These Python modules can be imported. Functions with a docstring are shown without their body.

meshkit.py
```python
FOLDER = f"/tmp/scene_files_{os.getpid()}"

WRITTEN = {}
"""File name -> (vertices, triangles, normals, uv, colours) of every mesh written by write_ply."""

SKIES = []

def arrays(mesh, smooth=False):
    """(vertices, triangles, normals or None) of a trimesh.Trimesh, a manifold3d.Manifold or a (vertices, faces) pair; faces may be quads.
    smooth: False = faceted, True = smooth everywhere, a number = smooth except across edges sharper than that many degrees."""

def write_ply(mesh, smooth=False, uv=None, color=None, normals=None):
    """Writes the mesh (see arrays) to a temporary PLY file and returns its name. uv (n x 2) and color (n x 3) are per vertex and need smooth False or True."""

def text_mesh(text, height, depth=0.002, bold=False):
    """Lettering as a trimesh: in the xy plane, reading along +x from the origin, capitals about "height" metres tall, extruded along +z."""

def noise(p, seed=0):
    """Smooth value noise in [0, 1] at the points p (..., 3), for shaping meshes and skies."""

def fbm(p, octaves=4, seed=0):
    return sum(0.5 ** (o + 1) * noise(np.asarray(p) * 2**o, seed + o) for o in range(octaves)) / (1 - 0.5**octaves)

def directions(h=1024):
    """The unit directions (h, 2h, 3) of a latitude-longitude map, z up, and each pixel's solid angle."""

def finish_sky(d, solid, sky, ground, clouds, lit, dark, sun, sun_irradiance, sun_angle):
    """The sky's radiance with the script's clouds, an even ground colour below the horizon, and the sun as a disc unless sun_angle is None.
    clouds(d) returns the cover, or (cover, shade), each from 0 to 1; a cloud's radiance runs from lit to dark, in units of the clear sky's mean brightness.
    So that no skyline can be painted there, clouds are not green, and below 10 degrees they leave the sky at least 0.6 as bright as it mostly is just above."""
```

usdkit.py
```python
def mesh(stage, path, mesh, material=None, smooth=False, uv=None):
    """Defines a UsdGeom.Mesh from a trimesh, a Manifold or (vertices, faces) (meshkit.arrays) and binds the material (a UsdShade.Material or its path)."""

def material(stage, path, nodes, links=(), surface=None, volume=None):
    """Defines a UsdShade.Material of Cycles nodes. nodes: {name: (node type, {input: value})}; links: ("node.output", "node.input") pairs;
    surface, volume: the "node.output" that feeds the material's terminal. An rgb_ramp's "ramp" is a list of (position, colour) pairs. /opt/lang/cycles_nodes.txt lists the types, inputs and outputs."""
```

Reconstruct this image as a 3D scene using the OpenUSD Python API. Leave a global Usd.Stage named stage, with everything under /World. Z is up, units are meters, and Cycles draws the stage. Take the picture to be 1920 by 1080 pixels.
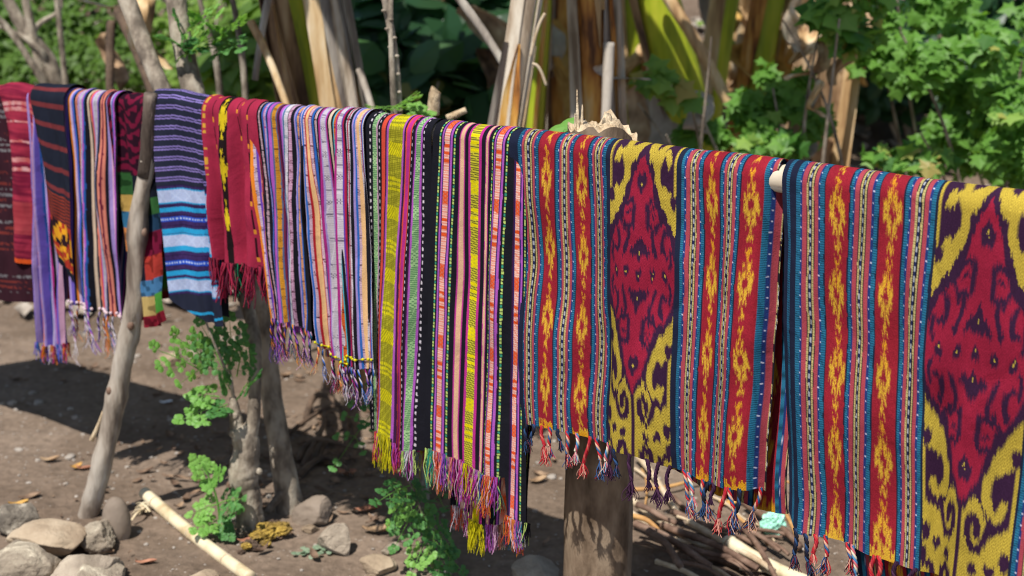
import math, random
import numpy as np, trimesh, shapely
from shapely.geometry import Polygon, LineString, Point
from shapely.ops import unary_union
import usdkit, meshkit
from pxr import Usd, UsdGeom, UsdShade, UsdLux, Gf, Sdf, Vt
T = Sdf.ValueTypeNames
stage = Usd.Stage.CreateInMemory()
UsdGeom.SetStageUpAxis(stage, 'Z')
UsdGeom.Xform.Define(stage, '/World'); UsdGeom.Scope.Define(stage, '/World/Looks')
PI = math.pi
rng = np.random.default_rng(7); random.seed(7)

# ------------------------------------------------------------ camera, sky, sun
CAM_H, PITCH, FPX = 1.70, math.radians(13.9), 2667.0
cam = UsdGeom.Camera.Define(stage, '/World/camera')
cam.AddTranslateOp().Set((0, 0, CAM_H)); cam.AddRotateXOp().Set(90 - math.degrees(PITCH))
cam.CreateHorizontalApertureAttr(36.0); cam.CreateFocalLengthAttr(50.0)
cam.CreateFStopAttr(3.4); cam.CreateFocusDistanceAttr(2.85); cam.CreateExposureAttr(0.36)
SUN = np.array([-0.30, -0.534, 1.0]); SUN /= np.linalg.norm(SUN)
EL, ROT = math.asin(SUN[2]), math.atan2(SUN[0], SUN[1])
sky = UsdLux.DomeLight.Define(stage, '/World/sky')
skym = usdkit.material(stage, '/World/Looks/sky', {
    't': ('sky_texture', {'sky_type': 'single_scattering', 'sun_disc': False, 'sun_elevation': EL, 'sun_rotation': ROT}),
    'b': ('background_shader', {'strength': 0.085})}, [('t.color', 'b.color')], surface='b.background')
UsdShade.MaterialBindingAPI.Apply(sky.GetPrim()).Bind(skym)
sky.GetPrim().SetCustomDataByKey('kind', 'structure')
sun = UsdLux.DistantLight.Define(stage, '/World/sun')
sun.CreateIntensityAttr(1.25); sun.CreateAngleAttr(0.5); sun.CreateColorAttr((1.0, 0.965, 0.91)); sun.CreateNormalizeAttr(True)
sun.AddRotateXYZOp().Set((math.degrees(math.acos(SUN[2])), 0, math.degrees(math.atan2(SUN[0], -SUN[1]))))

# ------------------------------------------------------------ helpers
CP, SP = math.cos(PITCH), math.sin(PITCH)
def ray(px, py):
    x, y = (np.asarray(px, float) - 960) / FPX, (540 - np.asarray(py, float)) / FPX
    return np.stack(np.broadcast_arrays(x, CP + y * SP, y * CP - SP), -1)
def at(px, py, d):                       # the point seen at a photo pixel, d metres ahead
    r = ray(px, py); r = r / r[..., 1:2] * np.asarray(d, float)[..., None]
    return r + np.array([0, 0, CAM_H])
def G(x, y):                             # terrain height
    x, y = np.asarray(x, float), np.asarray(y, float)
    p = np.stack([x, y, 0 * x], -1)
    h = 0.05 * (meshkit.fbm(p * 0.9, 3, 3) - .5) + 0.025 * (meshkit.fbm(p * 5, 3, 5) - .5)
    t = np.clip(y - 6.4, 0, 7)
    return h + 0.34 * t * t / (t + 0.8)
def ground_at(px, py):                   # where a pixel's ray meets the terrain
    r = ray(px, py); d = 3.0
    for _ in range(30):
        p = r / r[1] * d + np.array([0, 0, CAM_H])
        d = (CAM_H - float(G(p[0], p[1]))) / -r[2] * r[1]
    p = r / r[1] * d
    return np.array([p[0], d, float(G(p[0], d))])
used = {}
def num(path):
    n = used.get(path, 0); used[path] = n + 1
    return path if n == 0 else f'{path}_{n:03d}'
def tag(p, label=None, cat=None, group=None, kind=None):
    p = p.GetPrim() if hasattr(p, 'GetPrim') else p
    for k, v in (('label', label), ('category', cat), ('group', group), ('kind', kind)):
        if v: p.SetCustomDataByKey(k, v)
    return p
def thing(name, label, cat, group=None, loc=None):
    x = UsdGeom.Xform.Define(stage, num('/World/' + name))
    if loc is not None: x.AddTranslateOp().Set(tuple(map(float, loc)))
    return tag(x, label, cat, group)
ORIG = {}
def part(parent, name, mesh, material, smooth=True, uv=None, col=None, kind=None, label=None):
    base = parent.GetPath().pathString if parent is not None else '/World'
    v, f = (mesh.vertices, mesh.faces) if hasattr(mesh, 'vertices') else mesh
    v = np.asarray(v, float); f = np.asarray(f)
    if parent is not None:
        root = stage.GetPrimAtPath('/'.join(base.split('/')[:3]))
        tr = root.GetAttribute('xformOp:translate').Get() if root else None
        if tr is not None: v = v - np.array(tr)
    m = usdkit.mesh(stage, num(base + '/' + name), (v, f), material, smooth, uv)
    if col is not None:
        UsdGeom.PrimvarsAPI(m).CreatePrimvar('Col', T.Color3fArray, 'vertex').Set(Vt.Vec3fArray.FromNumpy(np.asarray(col, np.float32)))
    return tag(m, label, kind=kind)
def single(name, mesh, material, label, cat, group=None, smooth=True, kind=None, col=None, uv=None):
    return tag(part(None, name, mesh, material, smooth, uv, col), label, cat, group, kind)
def join(parts):
    vs, fs, n = [], [], 0
    for v, f in parts:
        vs.append(np.asarray(v, float)); fs.append(np.asarray(f) + n); n += len(v)
    return np.vstack(vs), np.vstack(fs)
def grid_faces(nu, nv, closed=False):    # vertices index = j*nu+i
    i, j = np.meshgrid(np.arange(nu if closed else nu - 1), np.arange(nv - 1), indexing='xy')
    a = j * nu + i; b = j * nu + (i + 1) % nu
    q = np.stack([a, b, b + nu, a + nu], -1).reshape(-1, 4)
    return np.vstack([q[:, [0, 1, 2]], q[:, [0, 2, 3]]])
def tube(path, rad, sides=8, caps=True, rough=0, seed=0, squash=1.0):
    path = np.asarray(path, float); k = len(path); rad = np.broadcast_to(np.asarray(rad, float), (k,))
    tan = np.gradient(path, axis=0); tan /= np.linalg.norm(tan, axis=1, keepdims=True) + 1e-12
    ref = np.array([0.3, 0.9, 0.1]) if abs(tan[:, 2]).mean() > .6 else np.array([0.05, 0.1, 1.0])
    a = np.cross(tan, ref); a /= np.linalg.norm(a, axis=1, keepdims=True) + 1e-12
    b = np.cross(tan, a)
    th = np.arange(sides) / sides * 2 * PI
    r = rad[:, None] * np.ones((1, sides))
    if rough:
        q = np.stack(np.broadcast_arrays(np.cos(th)[None] * 1.3, np.sin(th)[None] * 1.3, np.arange(k)[:, None] * .35), -1)
        r = r * (1 + rough * (meshkit.fbm(q + seed * 7.3, 3, seed) - .5) * 2)
    v = path[:, None] + r[..., None] * (np.cos(th)[None, :, None] * a[:, None] + squash * np.sin(th)[None, :, None] * b[:, None])
    f = grid_faces(sides, k, True); v = v.reshape(-1, 3)
    if caps:
        n = len(v); v = np.vstack([v, path[0], path[-1]])
        s = np.arange(sides); e = (s + 1) % sides
        f = np.vstack([f, np.stack([e, s, np.full(sides, n)], 1), np.stack([s + (k - 1) * sides, e + (k - 1) * sides, np.full(sides, n + 1)], 1)])
    return v, f
def spline(pts, n):
    from scipy.interpolate import CubicSpline
    pts = np.asarray(pts, float); d = np.r_[0, np.cumsum(np.linalg.norm(np.diff(pts, axis=0), axis=1))]
    if len(pts) == 2: return pts[0] + (pts[1] - pts[0]) * np.linspace(0, 1, n)[:, None]
    return CubicSpline(d, pts)(np.linspace(0, d[-1], n))
def lin(c):
    c = np.asarray(c, float) / 255
    return np.where(c <= .04045, c / 12.92, ((c + .055) / 1.055) ** 2.4)
def sm(a, b, x):
    t = np.clip((np.asarray(x, float) - a) / (b - a), 0, 1); return t * t * (3 - 2 * t)

# ------------------------------------------------------------ materials
M = {}
def mat(name, nodes, links, surface='p.BSDF'):
    M[name] = usdkit.material(stage, '/World/Looks/' + name, nodes, links, surface=surface); return M[name]
def surf(name, stops, scale=4, stretch=(1, 1, 1), detail=6, rough=.85, bump=.4, bdist=.01, bscale=None, dist=0.0, spec=.3):
    n = {'g': ('geometry', {}), 'm': ('mapping', {'scale': stretch}),
         'n': ('noise_texture', {'scale': scale, 'detail': detail, 'roughness': .6, 'distortion': dist}),
         'n2': ('noise_texture', {'scale': bscale or scale * 4, 'detail': 6, 'roughness': .65}),
         'r': ('rgb_ramp', {'ramp': stops}), 'b': ('bump', {'strength': bump, 'distance': bdist}),
         'p': ('principled_bsdf', {'roughness': rough, 'specular_ior_level': spec})}
    l = [('g.position', 'm.vector'), ('m.vector', 'n.vector'), ('m.vector', 'n2.vector'), ('n.fac', 'r.fac'), ('r.color', 'p.base_color'), ('n2.fac', 'b.height'), ('b.normal', 'p.normal')]
    return mat(name, n, l)
def leafmat(name, c1, c2, trans=.35, rough=.5, old=None):
    return mat(name, {'g': ('geometry', {}), 'o': ('object_info', {}), 'a': ('math', {'math_type': 'add'}), 'fr': ('math', {'math_type': 'fraction'}),
        'r': ('rgb_ramp', {'ramp': [(0, c1), (.9, c2), (.93, old or c2), (1, old or c2)]}), 'p': ('principled_bsdf', {'roughness': rough, 'specular_ior_level': .35}),
        'h': ('hsv', {'hue': .485, 'saturation': 1.1, 'value': 1.35}), 't': ('translucent_bsdf', {}), 'mx': ('mix_closure', {'fac': trans})},
        [('g.random_per_island', 'a.value1'), ('o.random', 'a.value2'), ('a.value', 'fr.value1'), ('fr.value', 'r.fac'), ('r.color', 'p.base_color'),
         ('r.color', 'h.color'), ('h.color', 't.color'), ('p.BSDF', 'mx.closure1'), ('t.BSDF', 'mx.closure2')], 'mx.closure')
mat('woven', {'a': ('attribute', {'attribute': 'Col'}), 'uv': ('uvmap', {'attribute': 'st'}), 'm': ('mapping', {'scale': (1, .55, 1)}),
    'n': ('noise_texture', {'scale': 700, 'detail': 2}), 'n2': ('noise_texture', {'scale': 13, 'detail': 5, 'distortion': .6}),
    'r': ('rgb_ramp', {'ramp': [(.25, (.78, .78, .78)), (.75, (1.16, 1.16, 1.16))]}), 'r2': ('rgb_ramp', {'ramp': [(.3, (.80, .80, .82)), (.7, (1.12, 1.11, 1.08))]}),
    'x': ('mix', {'mix_type': 'multiply', 'fac': 1.0}), 'x2': ('mix', {'mix_type': 'multiply', 'fac': 1.0}),
    'b': ('bump', {'strength': .5, 'distance': .0012}), 'b2': ('bump', {'strength': .8, 'distance': .012}),
    'p': ('principled_bsdf', {'roughness': .95, 'specular_ior_level': .06})},
    [('uv.UV', 'm.vector'), ('m.vector', 'n.vector'), ('m.vector', 'n2.vector'), ('n.fac', 'r.fac'), ('n2.fac', 'r2.fac'), ('a.color', 'x.color1'), ('r.color', 'x.color2'), ('x.color', 'x2.color1'), ('r2.color', 'x2.color2'),
     ('x2.color', 'p.base_color'), ('n2.fac', 'b2.height'), ('b2.normal', 'b.normal'), ('n.fac', 'b.height'), ('b.normal', 'p.normal')])
mat('thread', {'a': ('attribute', {'attribute': 'Col'}), 'p': ('principled_bsdf', {'roughness': .9, 'specular_ior_level': .15})}, [('a.color', 'p.base_color')])
# soil: several scales of noise and small pale flecks
mat('soil', {'g': ('geometry', {}), 'n': ('noise_texture', {'scale': 1.3, 'detail': 8, 'roughness': .62}), 'n2': ('noise_texture', {'scale': 38, 'detail': 5, 'roughness': .7}),
    'v': ('voronoi_texture', {'scale': 55, 'randomness': 1.0}), 'vr': ('rgb_ramp', {'ramp': [(.0, (1, 1, 1)), (.13, (1, 1, 1)), (.2, (0, 0, 0))]}),
    'v2': ('noise_texture', {'scale': 9, 'detail': 2}), 'vr2': ('rgb_ramp', {'ramp': [(.5, (0, 0, 0)), (.66, (.75, .75, .75))]}),
    'fm': ('mix', {'mix_type': 'multiply', 'fac': 1.0}),
    'r': ('rgb_ramp', {'ramp': [(.3, (.105, .073, .050)), (.5, (.175, .127, .092)), (.72, (.265, .20, .15))]}),
    'r2': ('rgb_ramp', {'ramp': [(.3, (.7, .7, .7)), (.7, (1.25, 1.25, 1.25))]}), 'x': ('mix', {'mix_type': 'multiply', 'fac': 1.0}),
    'x2': ('mix', {'mix_type': 'mix', 'color2': (.42, .37, .32)}), 'b': ('bump', {'strength': .8, 'distance': .012}), 'b3': ('bump', {'strength': .6, 'distance': .04}),
    'p': ('principled_bsdf', {'roughness': .95, 'specular_ior_level': .15})},
    [('g.position', 'n.vector'), ('g.position', 'n2.vector'), ('g.position', 'v.vector'), ('g.position', 'v2.vector'), ('v.distance', 'vr.fac'), ('v2.fac', 'vr2.fac'), ('vr.color', 'fm.color1'), ('vr2.color', 'fm.color2'),
     ('n.fac', 'r.fac'), ('n2.fac', 'r2.fac'), ('r.color', 'x.color1'), ('r2.color', 'x.color2'), ('x.color', 'x2.color1'), ('fm.color', 'x2.fac'), ('x2.color', 'p.base_color'),
     ('v2.fac', 'b3.height'), ('b3.normal', 'b.normal'), ('n2.fac', 'b.height'), ('b.normal', 'p.normal')])
surf('weathered_wood', [(0.384, (0.12, 0.09, 0.07)), (0.5, (0.3, 0.25, 0.2)), (0.616, (0.42, 0.37, 0.31))], 14, (1, 1, .16), 8, .85, .7, .01, 40)
surf('peeled_wood', [(.3, (.40, .32, .23)), (.7, (.62, .54, .42))], 12, (1, 1, .4), 6, .6, .3, .004)
surf('bamboo_pale', [(.3, (.42, .31, .17)), (.45, (.62, .51, .33)), (.75, (.72, .64, .46))], 26, (.5, .5, .5), 6, .55, .3, .003)
surf('moringa_bark', [(0.384, (0.12, 0.095, 0.072)), (0.5, (0.25, 0.205, 0.155)), (0.616, (0.37, 0.32, 0.25))], 22, (1, 1, .5), 8, .85, .7, .012, 34)
surf('post_bark', [(.38, (.085, .056, .034)), (.5, (.165, .115, .075)), (.62, (.25, .185, .125))], 16, (1, 1, .4), 8, .8, .6, .008, 45)
surf('splintered_wood', [(.3, (.30, .19, .10)), (.5, (.55, .42, .27)), (.7, (.72, .60, .42))], 22, (1, 1, .5), 8, .9, .9, .02, 50)
surf('banana_brown', [(0.372, (0.055, 0.03, 0.02)), (0.471, (0.17, 0.095, 0.05)), (0.558, (0.33, 0.2, 0.1)), (0.662, (0.46, 0.32, 0.18))], 13, (1, 1, .14), 8, .65, .6, .012, 30)
surf('banana_tan', [(0.372, (0.24, 0.13, 0.06)), (0.488, (0.48, 0.31, 0.15)), (0.57, (0.6, 0.44, 0.25)), (0.674, (0.7, 0.6, 0.45))], 13, (1, 1, .14), 8, .6, .5, .01, 30)
surf('banana_orange', [(0.384, (0.1, 0.035, 0.012)), (0.471, (0.38, 0.15, 0.03)), (0.558, (0.58, 0.3, 0.06)), (0.645, (0.62, 0.44, 0.2))], 18, (1, 1, .14), 8, .55, .6, .012, 30)
surf('banana_grey', [(0.384, (0.15, 0.12, 0.1)), (0.5, (0.29, 0.25, 0.21)), (0.616, (0.43, 0.39, 0.33))], 13, (1, 1, .14), 8, .7, .5, .01, 40)
surf('banana_green', [(0.384, (0.16, 0.21, 0.012)), (0.5, (0.32, 0.38, 0.02)), (0.628, (0.46, 0.46, 0.04))], 12, (1, 1, .14), 8, .45, .3, .006, 30)
surf('banana_pale', [(0.372, (0.2, 0.14, 0.09)), (0.471, (0.42, 0.33, 0.24)), (0.616, (0.6, 0.53, 0.43))], 18, (1, 1, .14), 8, .75, .6, .012, 40)
surf('dry_leaf', [(.3, (.17, .10, .055)), (.5, (.34, .22, .125)), (.7, (.5, .37, .23))], 16, (1, 1, .5), 6, .75, .5, .006, 60)
surf('litter_dark', [(.35, (.07, .042, .026)), (.5, (.16, .10, .065)), (.65, (.30, .20, .125))], 16, (1, 1, 1), 6, .8, .5, .006, 60)
surf('dry_leaf_grey', [(.3, (.20, .16, .13)), (.5, (.33, .28, .23)), (.7, (.45, .40, .33))], 14, (1, 1, .3), 6, .8, .5, .006, 60)
surf('litter_red', [(.3, (.20, .075, .04)), (.7, (.42, .20, .12))], 20, (1, 1, 1), 5, .7, .4, .004)
surf('litter_orange', [(.3, (.38, .19, .04)), (.7, (.58, .36, .10))], 20, (1, 1, 1), 5, .7, .4, .004)
surf('rock_grey', [(0.35, (0.184, 0.148, 0.11)), (0.5, (0.313, 0.255, 0.194)), (0.64, (0.454, 0.38, 0.29))], 7, (1, 1, 1), 9, .9, .8, .02, 30)
surf('rock_brown', [(0.35, (0.194, 0.14, 0.092)), (0.5, (0.313, 0.235, 0.158)), (0.64, (0.432, 0.34, 0.238))], 6, (1, 1, 1), 9, .9, .7, .016, 34)
surf('rock_smooth', [(0.3, (0.162, 0.125, 0.095)), (0.7, (0.248, 0.195, 0.15))], 9, (1, 1, 1), 8, .75, .25, .006, 60)
surf('rock_lichen', [(0.36, (0.162, 0.13, 0.097)), (0.5, (0.27, 0.22, 0.163)), (0.6, (0.389, 0.33, 0.246)), (0.66, (0.605, 0.53, 0.396)), (0.75, (0.67, 0.59, 0.449))], 11, (1, 1, 1), 9, .92, .9, .02, 34, dist=.6)
surf('rock_spotted', [(0.42, (0.119, 0.1, 0.079)), (0.55, (0.216, 0.185, 0.145)), (0.62, (0.454, 0.4, 0.317)), (0.75, (0.562, 0.5, 0.396))], 16, (1, 1, 1), 8, .92, .9, .02, 34)
surf('twig_dark', [(.3, (.075, .042, .028)), (.5, (.16, .095, .065)), (.7, (.27, .18, .13))], 22, (1, 1, 1), 6, .75, .5, .004, 60)
surf('twig_pale', [(.3, (.36, .25, .15)), (.5, (.5, .39, .26)), (.7, (.62, .52, .38))], 22, (1, 1, 1), 6, .75, .4, .004, 60)
surf('twig_orange', [(.3, (.34, .16, .05)), (.7, (.55, .32, .12))], 22, (1, 1, 1), 6, .7, .4, .004, 60)
surf('root_brown', [(.3, (.05, .032, .022)), (.7, (.16, .105, .07))], 18, (1, 1, 1), 6, .85, .6, .008, 50)
surf('withered_yellow', [(.3, (.10, .065, .03)), (.55, (.34, .22, .04)), (.75, (.5, .35, .07))], 26, (1, 1, 1), 6, .8, .6, .006, 60)
surf('white_pith', [(.3, (.55, .5, .4)), (.7, (.78, .74, .64))], 30, (1, 1, .4), 5, .8, .5, .006)
surf('mint_plastic', [(.3, (.27, .62, .46)), (.7, (.40, .74, .58))], 14, (1, 1, 1), 4, .35, .3, .004, spec=.5)
surf('pale_scrap', [(.3, (.62, .64, .66)), (.7, (.8, .8, .8))], 30, (1, 1, 1), 4, .5, .2, .003)
surf('pebble', [(.3, (.20, .17, .14)), (.7, (.42, .37, .32))], 25, (1, 1, 1), 5, .9, .4, .004)
leafmat('leaf_vine', (.035, .135, .02), (.18, .37, .06), .45, old=(.34, .36, .08))
leafmat('leaf_vine_pale', (.13, .28, .05), (.26, .41, .08), .42, old=(.40, .34, .10))
leafmat('leaf_moringa', (.045, .15, .04), (.11, .28, .075), .4)
leafmat('leaf_moringa_bright', (.13, .32, .055), (.21, .42, .085), .4)
leafmat('leaf_shrub', (.07, .15, .02), (.24, .38, .07), .5, old=(.42, .40, .12))
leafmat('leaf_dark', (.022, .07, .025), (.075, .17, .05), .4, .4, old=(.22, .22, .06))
leafmat('leaf_banana', (.06, .15, .02), (.12, .23, .03), .4, .4)
leafmat('leaf_sage', (.16, .24, .15), (.26, .33, .22), .3)

# ------------------------------------------------------------ ground
def axis(lo, hi, c, n, dense):
    s = np.linspace(-1, 1, n); w = dense * s + (1 - dense) * s ** 5
    return c + np.where(w < 0, w * (c - lo), w * (hi - c))
gx, gy = axis(-70, 70, -0.2, 420, .085), axis(-40, 110, 4.2, 420, .075)
X, Y = np.meshgrid(gx, gy)
Z = G(X, Y)
far = sm(9, 25, np.hypot(X, Y - 4)); near = 1 - far
p3 = np.stack([X, Y, 0 * X], -1)
Z = Z + near * 0.012 * (meshkit.fbm(p3 * 22, 3, 9) - .5)
single('ground', (np.stack([X, Y, Z], -1).reshape(-1, 3), grid_faces(420, 420)), M['soil'], 'bare brown trodden soil under and behind the cloth line', 'ground', kind='structure')

# ------------------------------------------------------------ clothes pole
P0 = np.array([0.0284, 3.03]); D2 = np.array([-.755, .656]); D2 /= np.linalg.norm(D2); N2 = np.array([-D2[1], D2[0]])
if N2[1] > 0: N2 = -N2                                       # towards the camera
def plane(px, py, off=0.0):                                   # pixel -> (t along the pole, height) on the plane off metres in front of the pole
    r = ray(px, py); q = P0 + off * N2
    k = (q @ N2) / (r[..., :2] @ N2)
    p = r * k[..., None]
    return (p[..., :2] - P0) @ D2, p[..., 2] + CAM_H
tp = np.array([(0, 163), (60, 166), (140, 170), (240, 177), (340, 178), (430, 186), (490, 194), (600, 204), (720, 213), (830, 226), (985, 246), (1130, 261), (1290, 280), (1460, 299), (1600, 320), (1760, 343), (1920, 362)], float)
tt, tz = plane(tp[:, 0], tp[:, 1]); cz = np.polyfit(tt, tz, 3)
def ztop(t): return np.polyval(cz, np.clip(t, -1.9, 2.8))
def tpx(x):                                                   # parameter along the pole under photo column x
    x = np.asarray(x, float); y = np.interp(x, tp[:, 0], tp[:, 1]) + np.where(x > 1920, (x - 1920) * .14, 0)
    return plane(x, y)[0]
RP = 0.026
t = np.linspace(-1.75, 2.75, 60)
pth = np.stack([P0[0] + D2[0] * t, P0[1] + D2[1] * t, ztop(t) - RP - .006], -1)
pole = thing('clothes_pole', 'long pale peeled pole that carries the whole row of textiles', 'pole', loc=pth[0])
part(pole, 'shaft', tube(pth, RP + .002 * np.sin(t * 9), 16, rough=.06, seed=3), M['peeled_wood'])

# ------------------------------------------------------------ textiles
class Cloth: pass
def cloth(name, label, cat, top, hem, pattern, nu, nv, off=0.0, back=None, backlen=.45, folds=(), flare=0.0, bend=0.0, group=None, raise_=None, loose=0.02, seed=0, parent=None, partname='cloth_panel', pw=1.0, bumps=()):
    c = Cloth(); c.root = parent or thing(name, label, cat, group)
    R = RP + .006 + off
    U = np.linspace(0, 1, nu)
    tu, tx = np.array([q[0] for q in top]), np.array([q[1] for q in top], float)
    t0 = tpx(np.interp(U, tu, tx))
    hu, hx, hy = (np.array([q[k] for q in hem], float) for k in range(3))
    th, zh = plane(np.interp(U, hu, hx), np.interp(U, hu, hy), R + flare)
    za = ztop(t0) - RP - .006 + (0 if raise_ is None else np.interp(U, [q[0] for q in raise_], [q[1] for q in raise_]))
    arc = R * PI / 2
    Lf = arc + za - zh
    if back is not None:
        bu, bx, by = (np.array([q[k] for q in back], float) for k in range(3))
        tb, zb = plane(np.interp(U, bu, bx), np.interp(U, bu, by), -R)
        Lb = arc + za - zb
    else:
        tb, Lb = t0 + .5 * (th - t0), backlen + 0 * t0
    def pos(u, w):                                            # w: -1 back hem, 0 crest, 1 front hem
        u, w = np.broadcast_arrays(np.asarray(u, float), np.asarray(w, float))
        I = lambda a: np.interp(u, U, a)
        L = np.where(w >= 0, I(Lf), I(Lb)); s = w * L
        tt_ = I(t0) + np.where(w >= 0, I(th) - I(t0), I(tb) - I(t0)) * np.abs(w) ** pw + bend * np.sin(PI * np.clip(w, 0, 1)) * np.where(w > 0, 1, 0)
        ang = np.clip(s / R, -PI / 2, PI / 2)
        down = np.maximum(np.abs(s) - arc, 0)
        n = R * np.sin(ang); z = I(za) + R * np.cos(ang) - down
        nn, nz = np.sin(ang), np.cos(ang)
        d = np.zeros_like(n); env = sm(0, .45, np.abs(w))
        for (fq, a0, a1, ph, sk) in folds:
            d = d + (a0 + (a1 - a0) * env) * np.sin(2 * PI * (fq * u + sk * w) + ph + .25 * np.sin(5 * w + ph))
        for (uc, wu, a, wa, wb) in bumps:
            d = d + a * np.exp(-((u - uc) / wu) ** 2) * sm(wa, wa + .15, w) * (1 - sm(wb - .15, wb + .05, w))
        q = np.stack([u * 3, w * 2.2, 0 * u + seed], -1)
        d = d + (.15 + .85 * env) * loose * (meshkit.fbm(q, 3, seed) - .5)
        n = n + d * nn + flare * sm(0, 1, w) * (w > 0); z = z + d * nz
        # the hem edge frays a little
        z = z - .002 * (meshkit.noise(np.stack([u * 60, 0 * u, 0 * u + seed], -1), 4) - .5) * (np.abs(w) > .97)
        xy = P0 + tt_[..., None] * D2 + n[..., None] * N2
        return np.concatenate([xy, z[..., None]], -1)
    nb = max(12, nv // 8)
    W = np.r_[np.linspace(-1, -.12, nb), np.linspace(-.12, 0, max(8, nv // 14))[1:], np.linspace(0, 1, nv)[1:]]
    UU, WW = np.meshgrid(U, W)
    V = pos(UU, WW)
    S = WW * np.where(WW >= 0, np.interp(UU, U, Lf), np.interp(UU, U, Lb))
    col = pattern(UU, WW, S)
    width = np.abs(t0[-1] - t0[0])
    uv = np.stack([UU * width, S], -1).reshape(-1, 2)
    c.mesh = part(c.root, partname, (V.reshape(-1, 3), grid_faces(nu, len(W))), M['woven'], True, uv, np.clip(col, 0, 1).reshape(-1, 3))
    c.pos, c.Lf = pos, Lf
    return c

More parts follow.
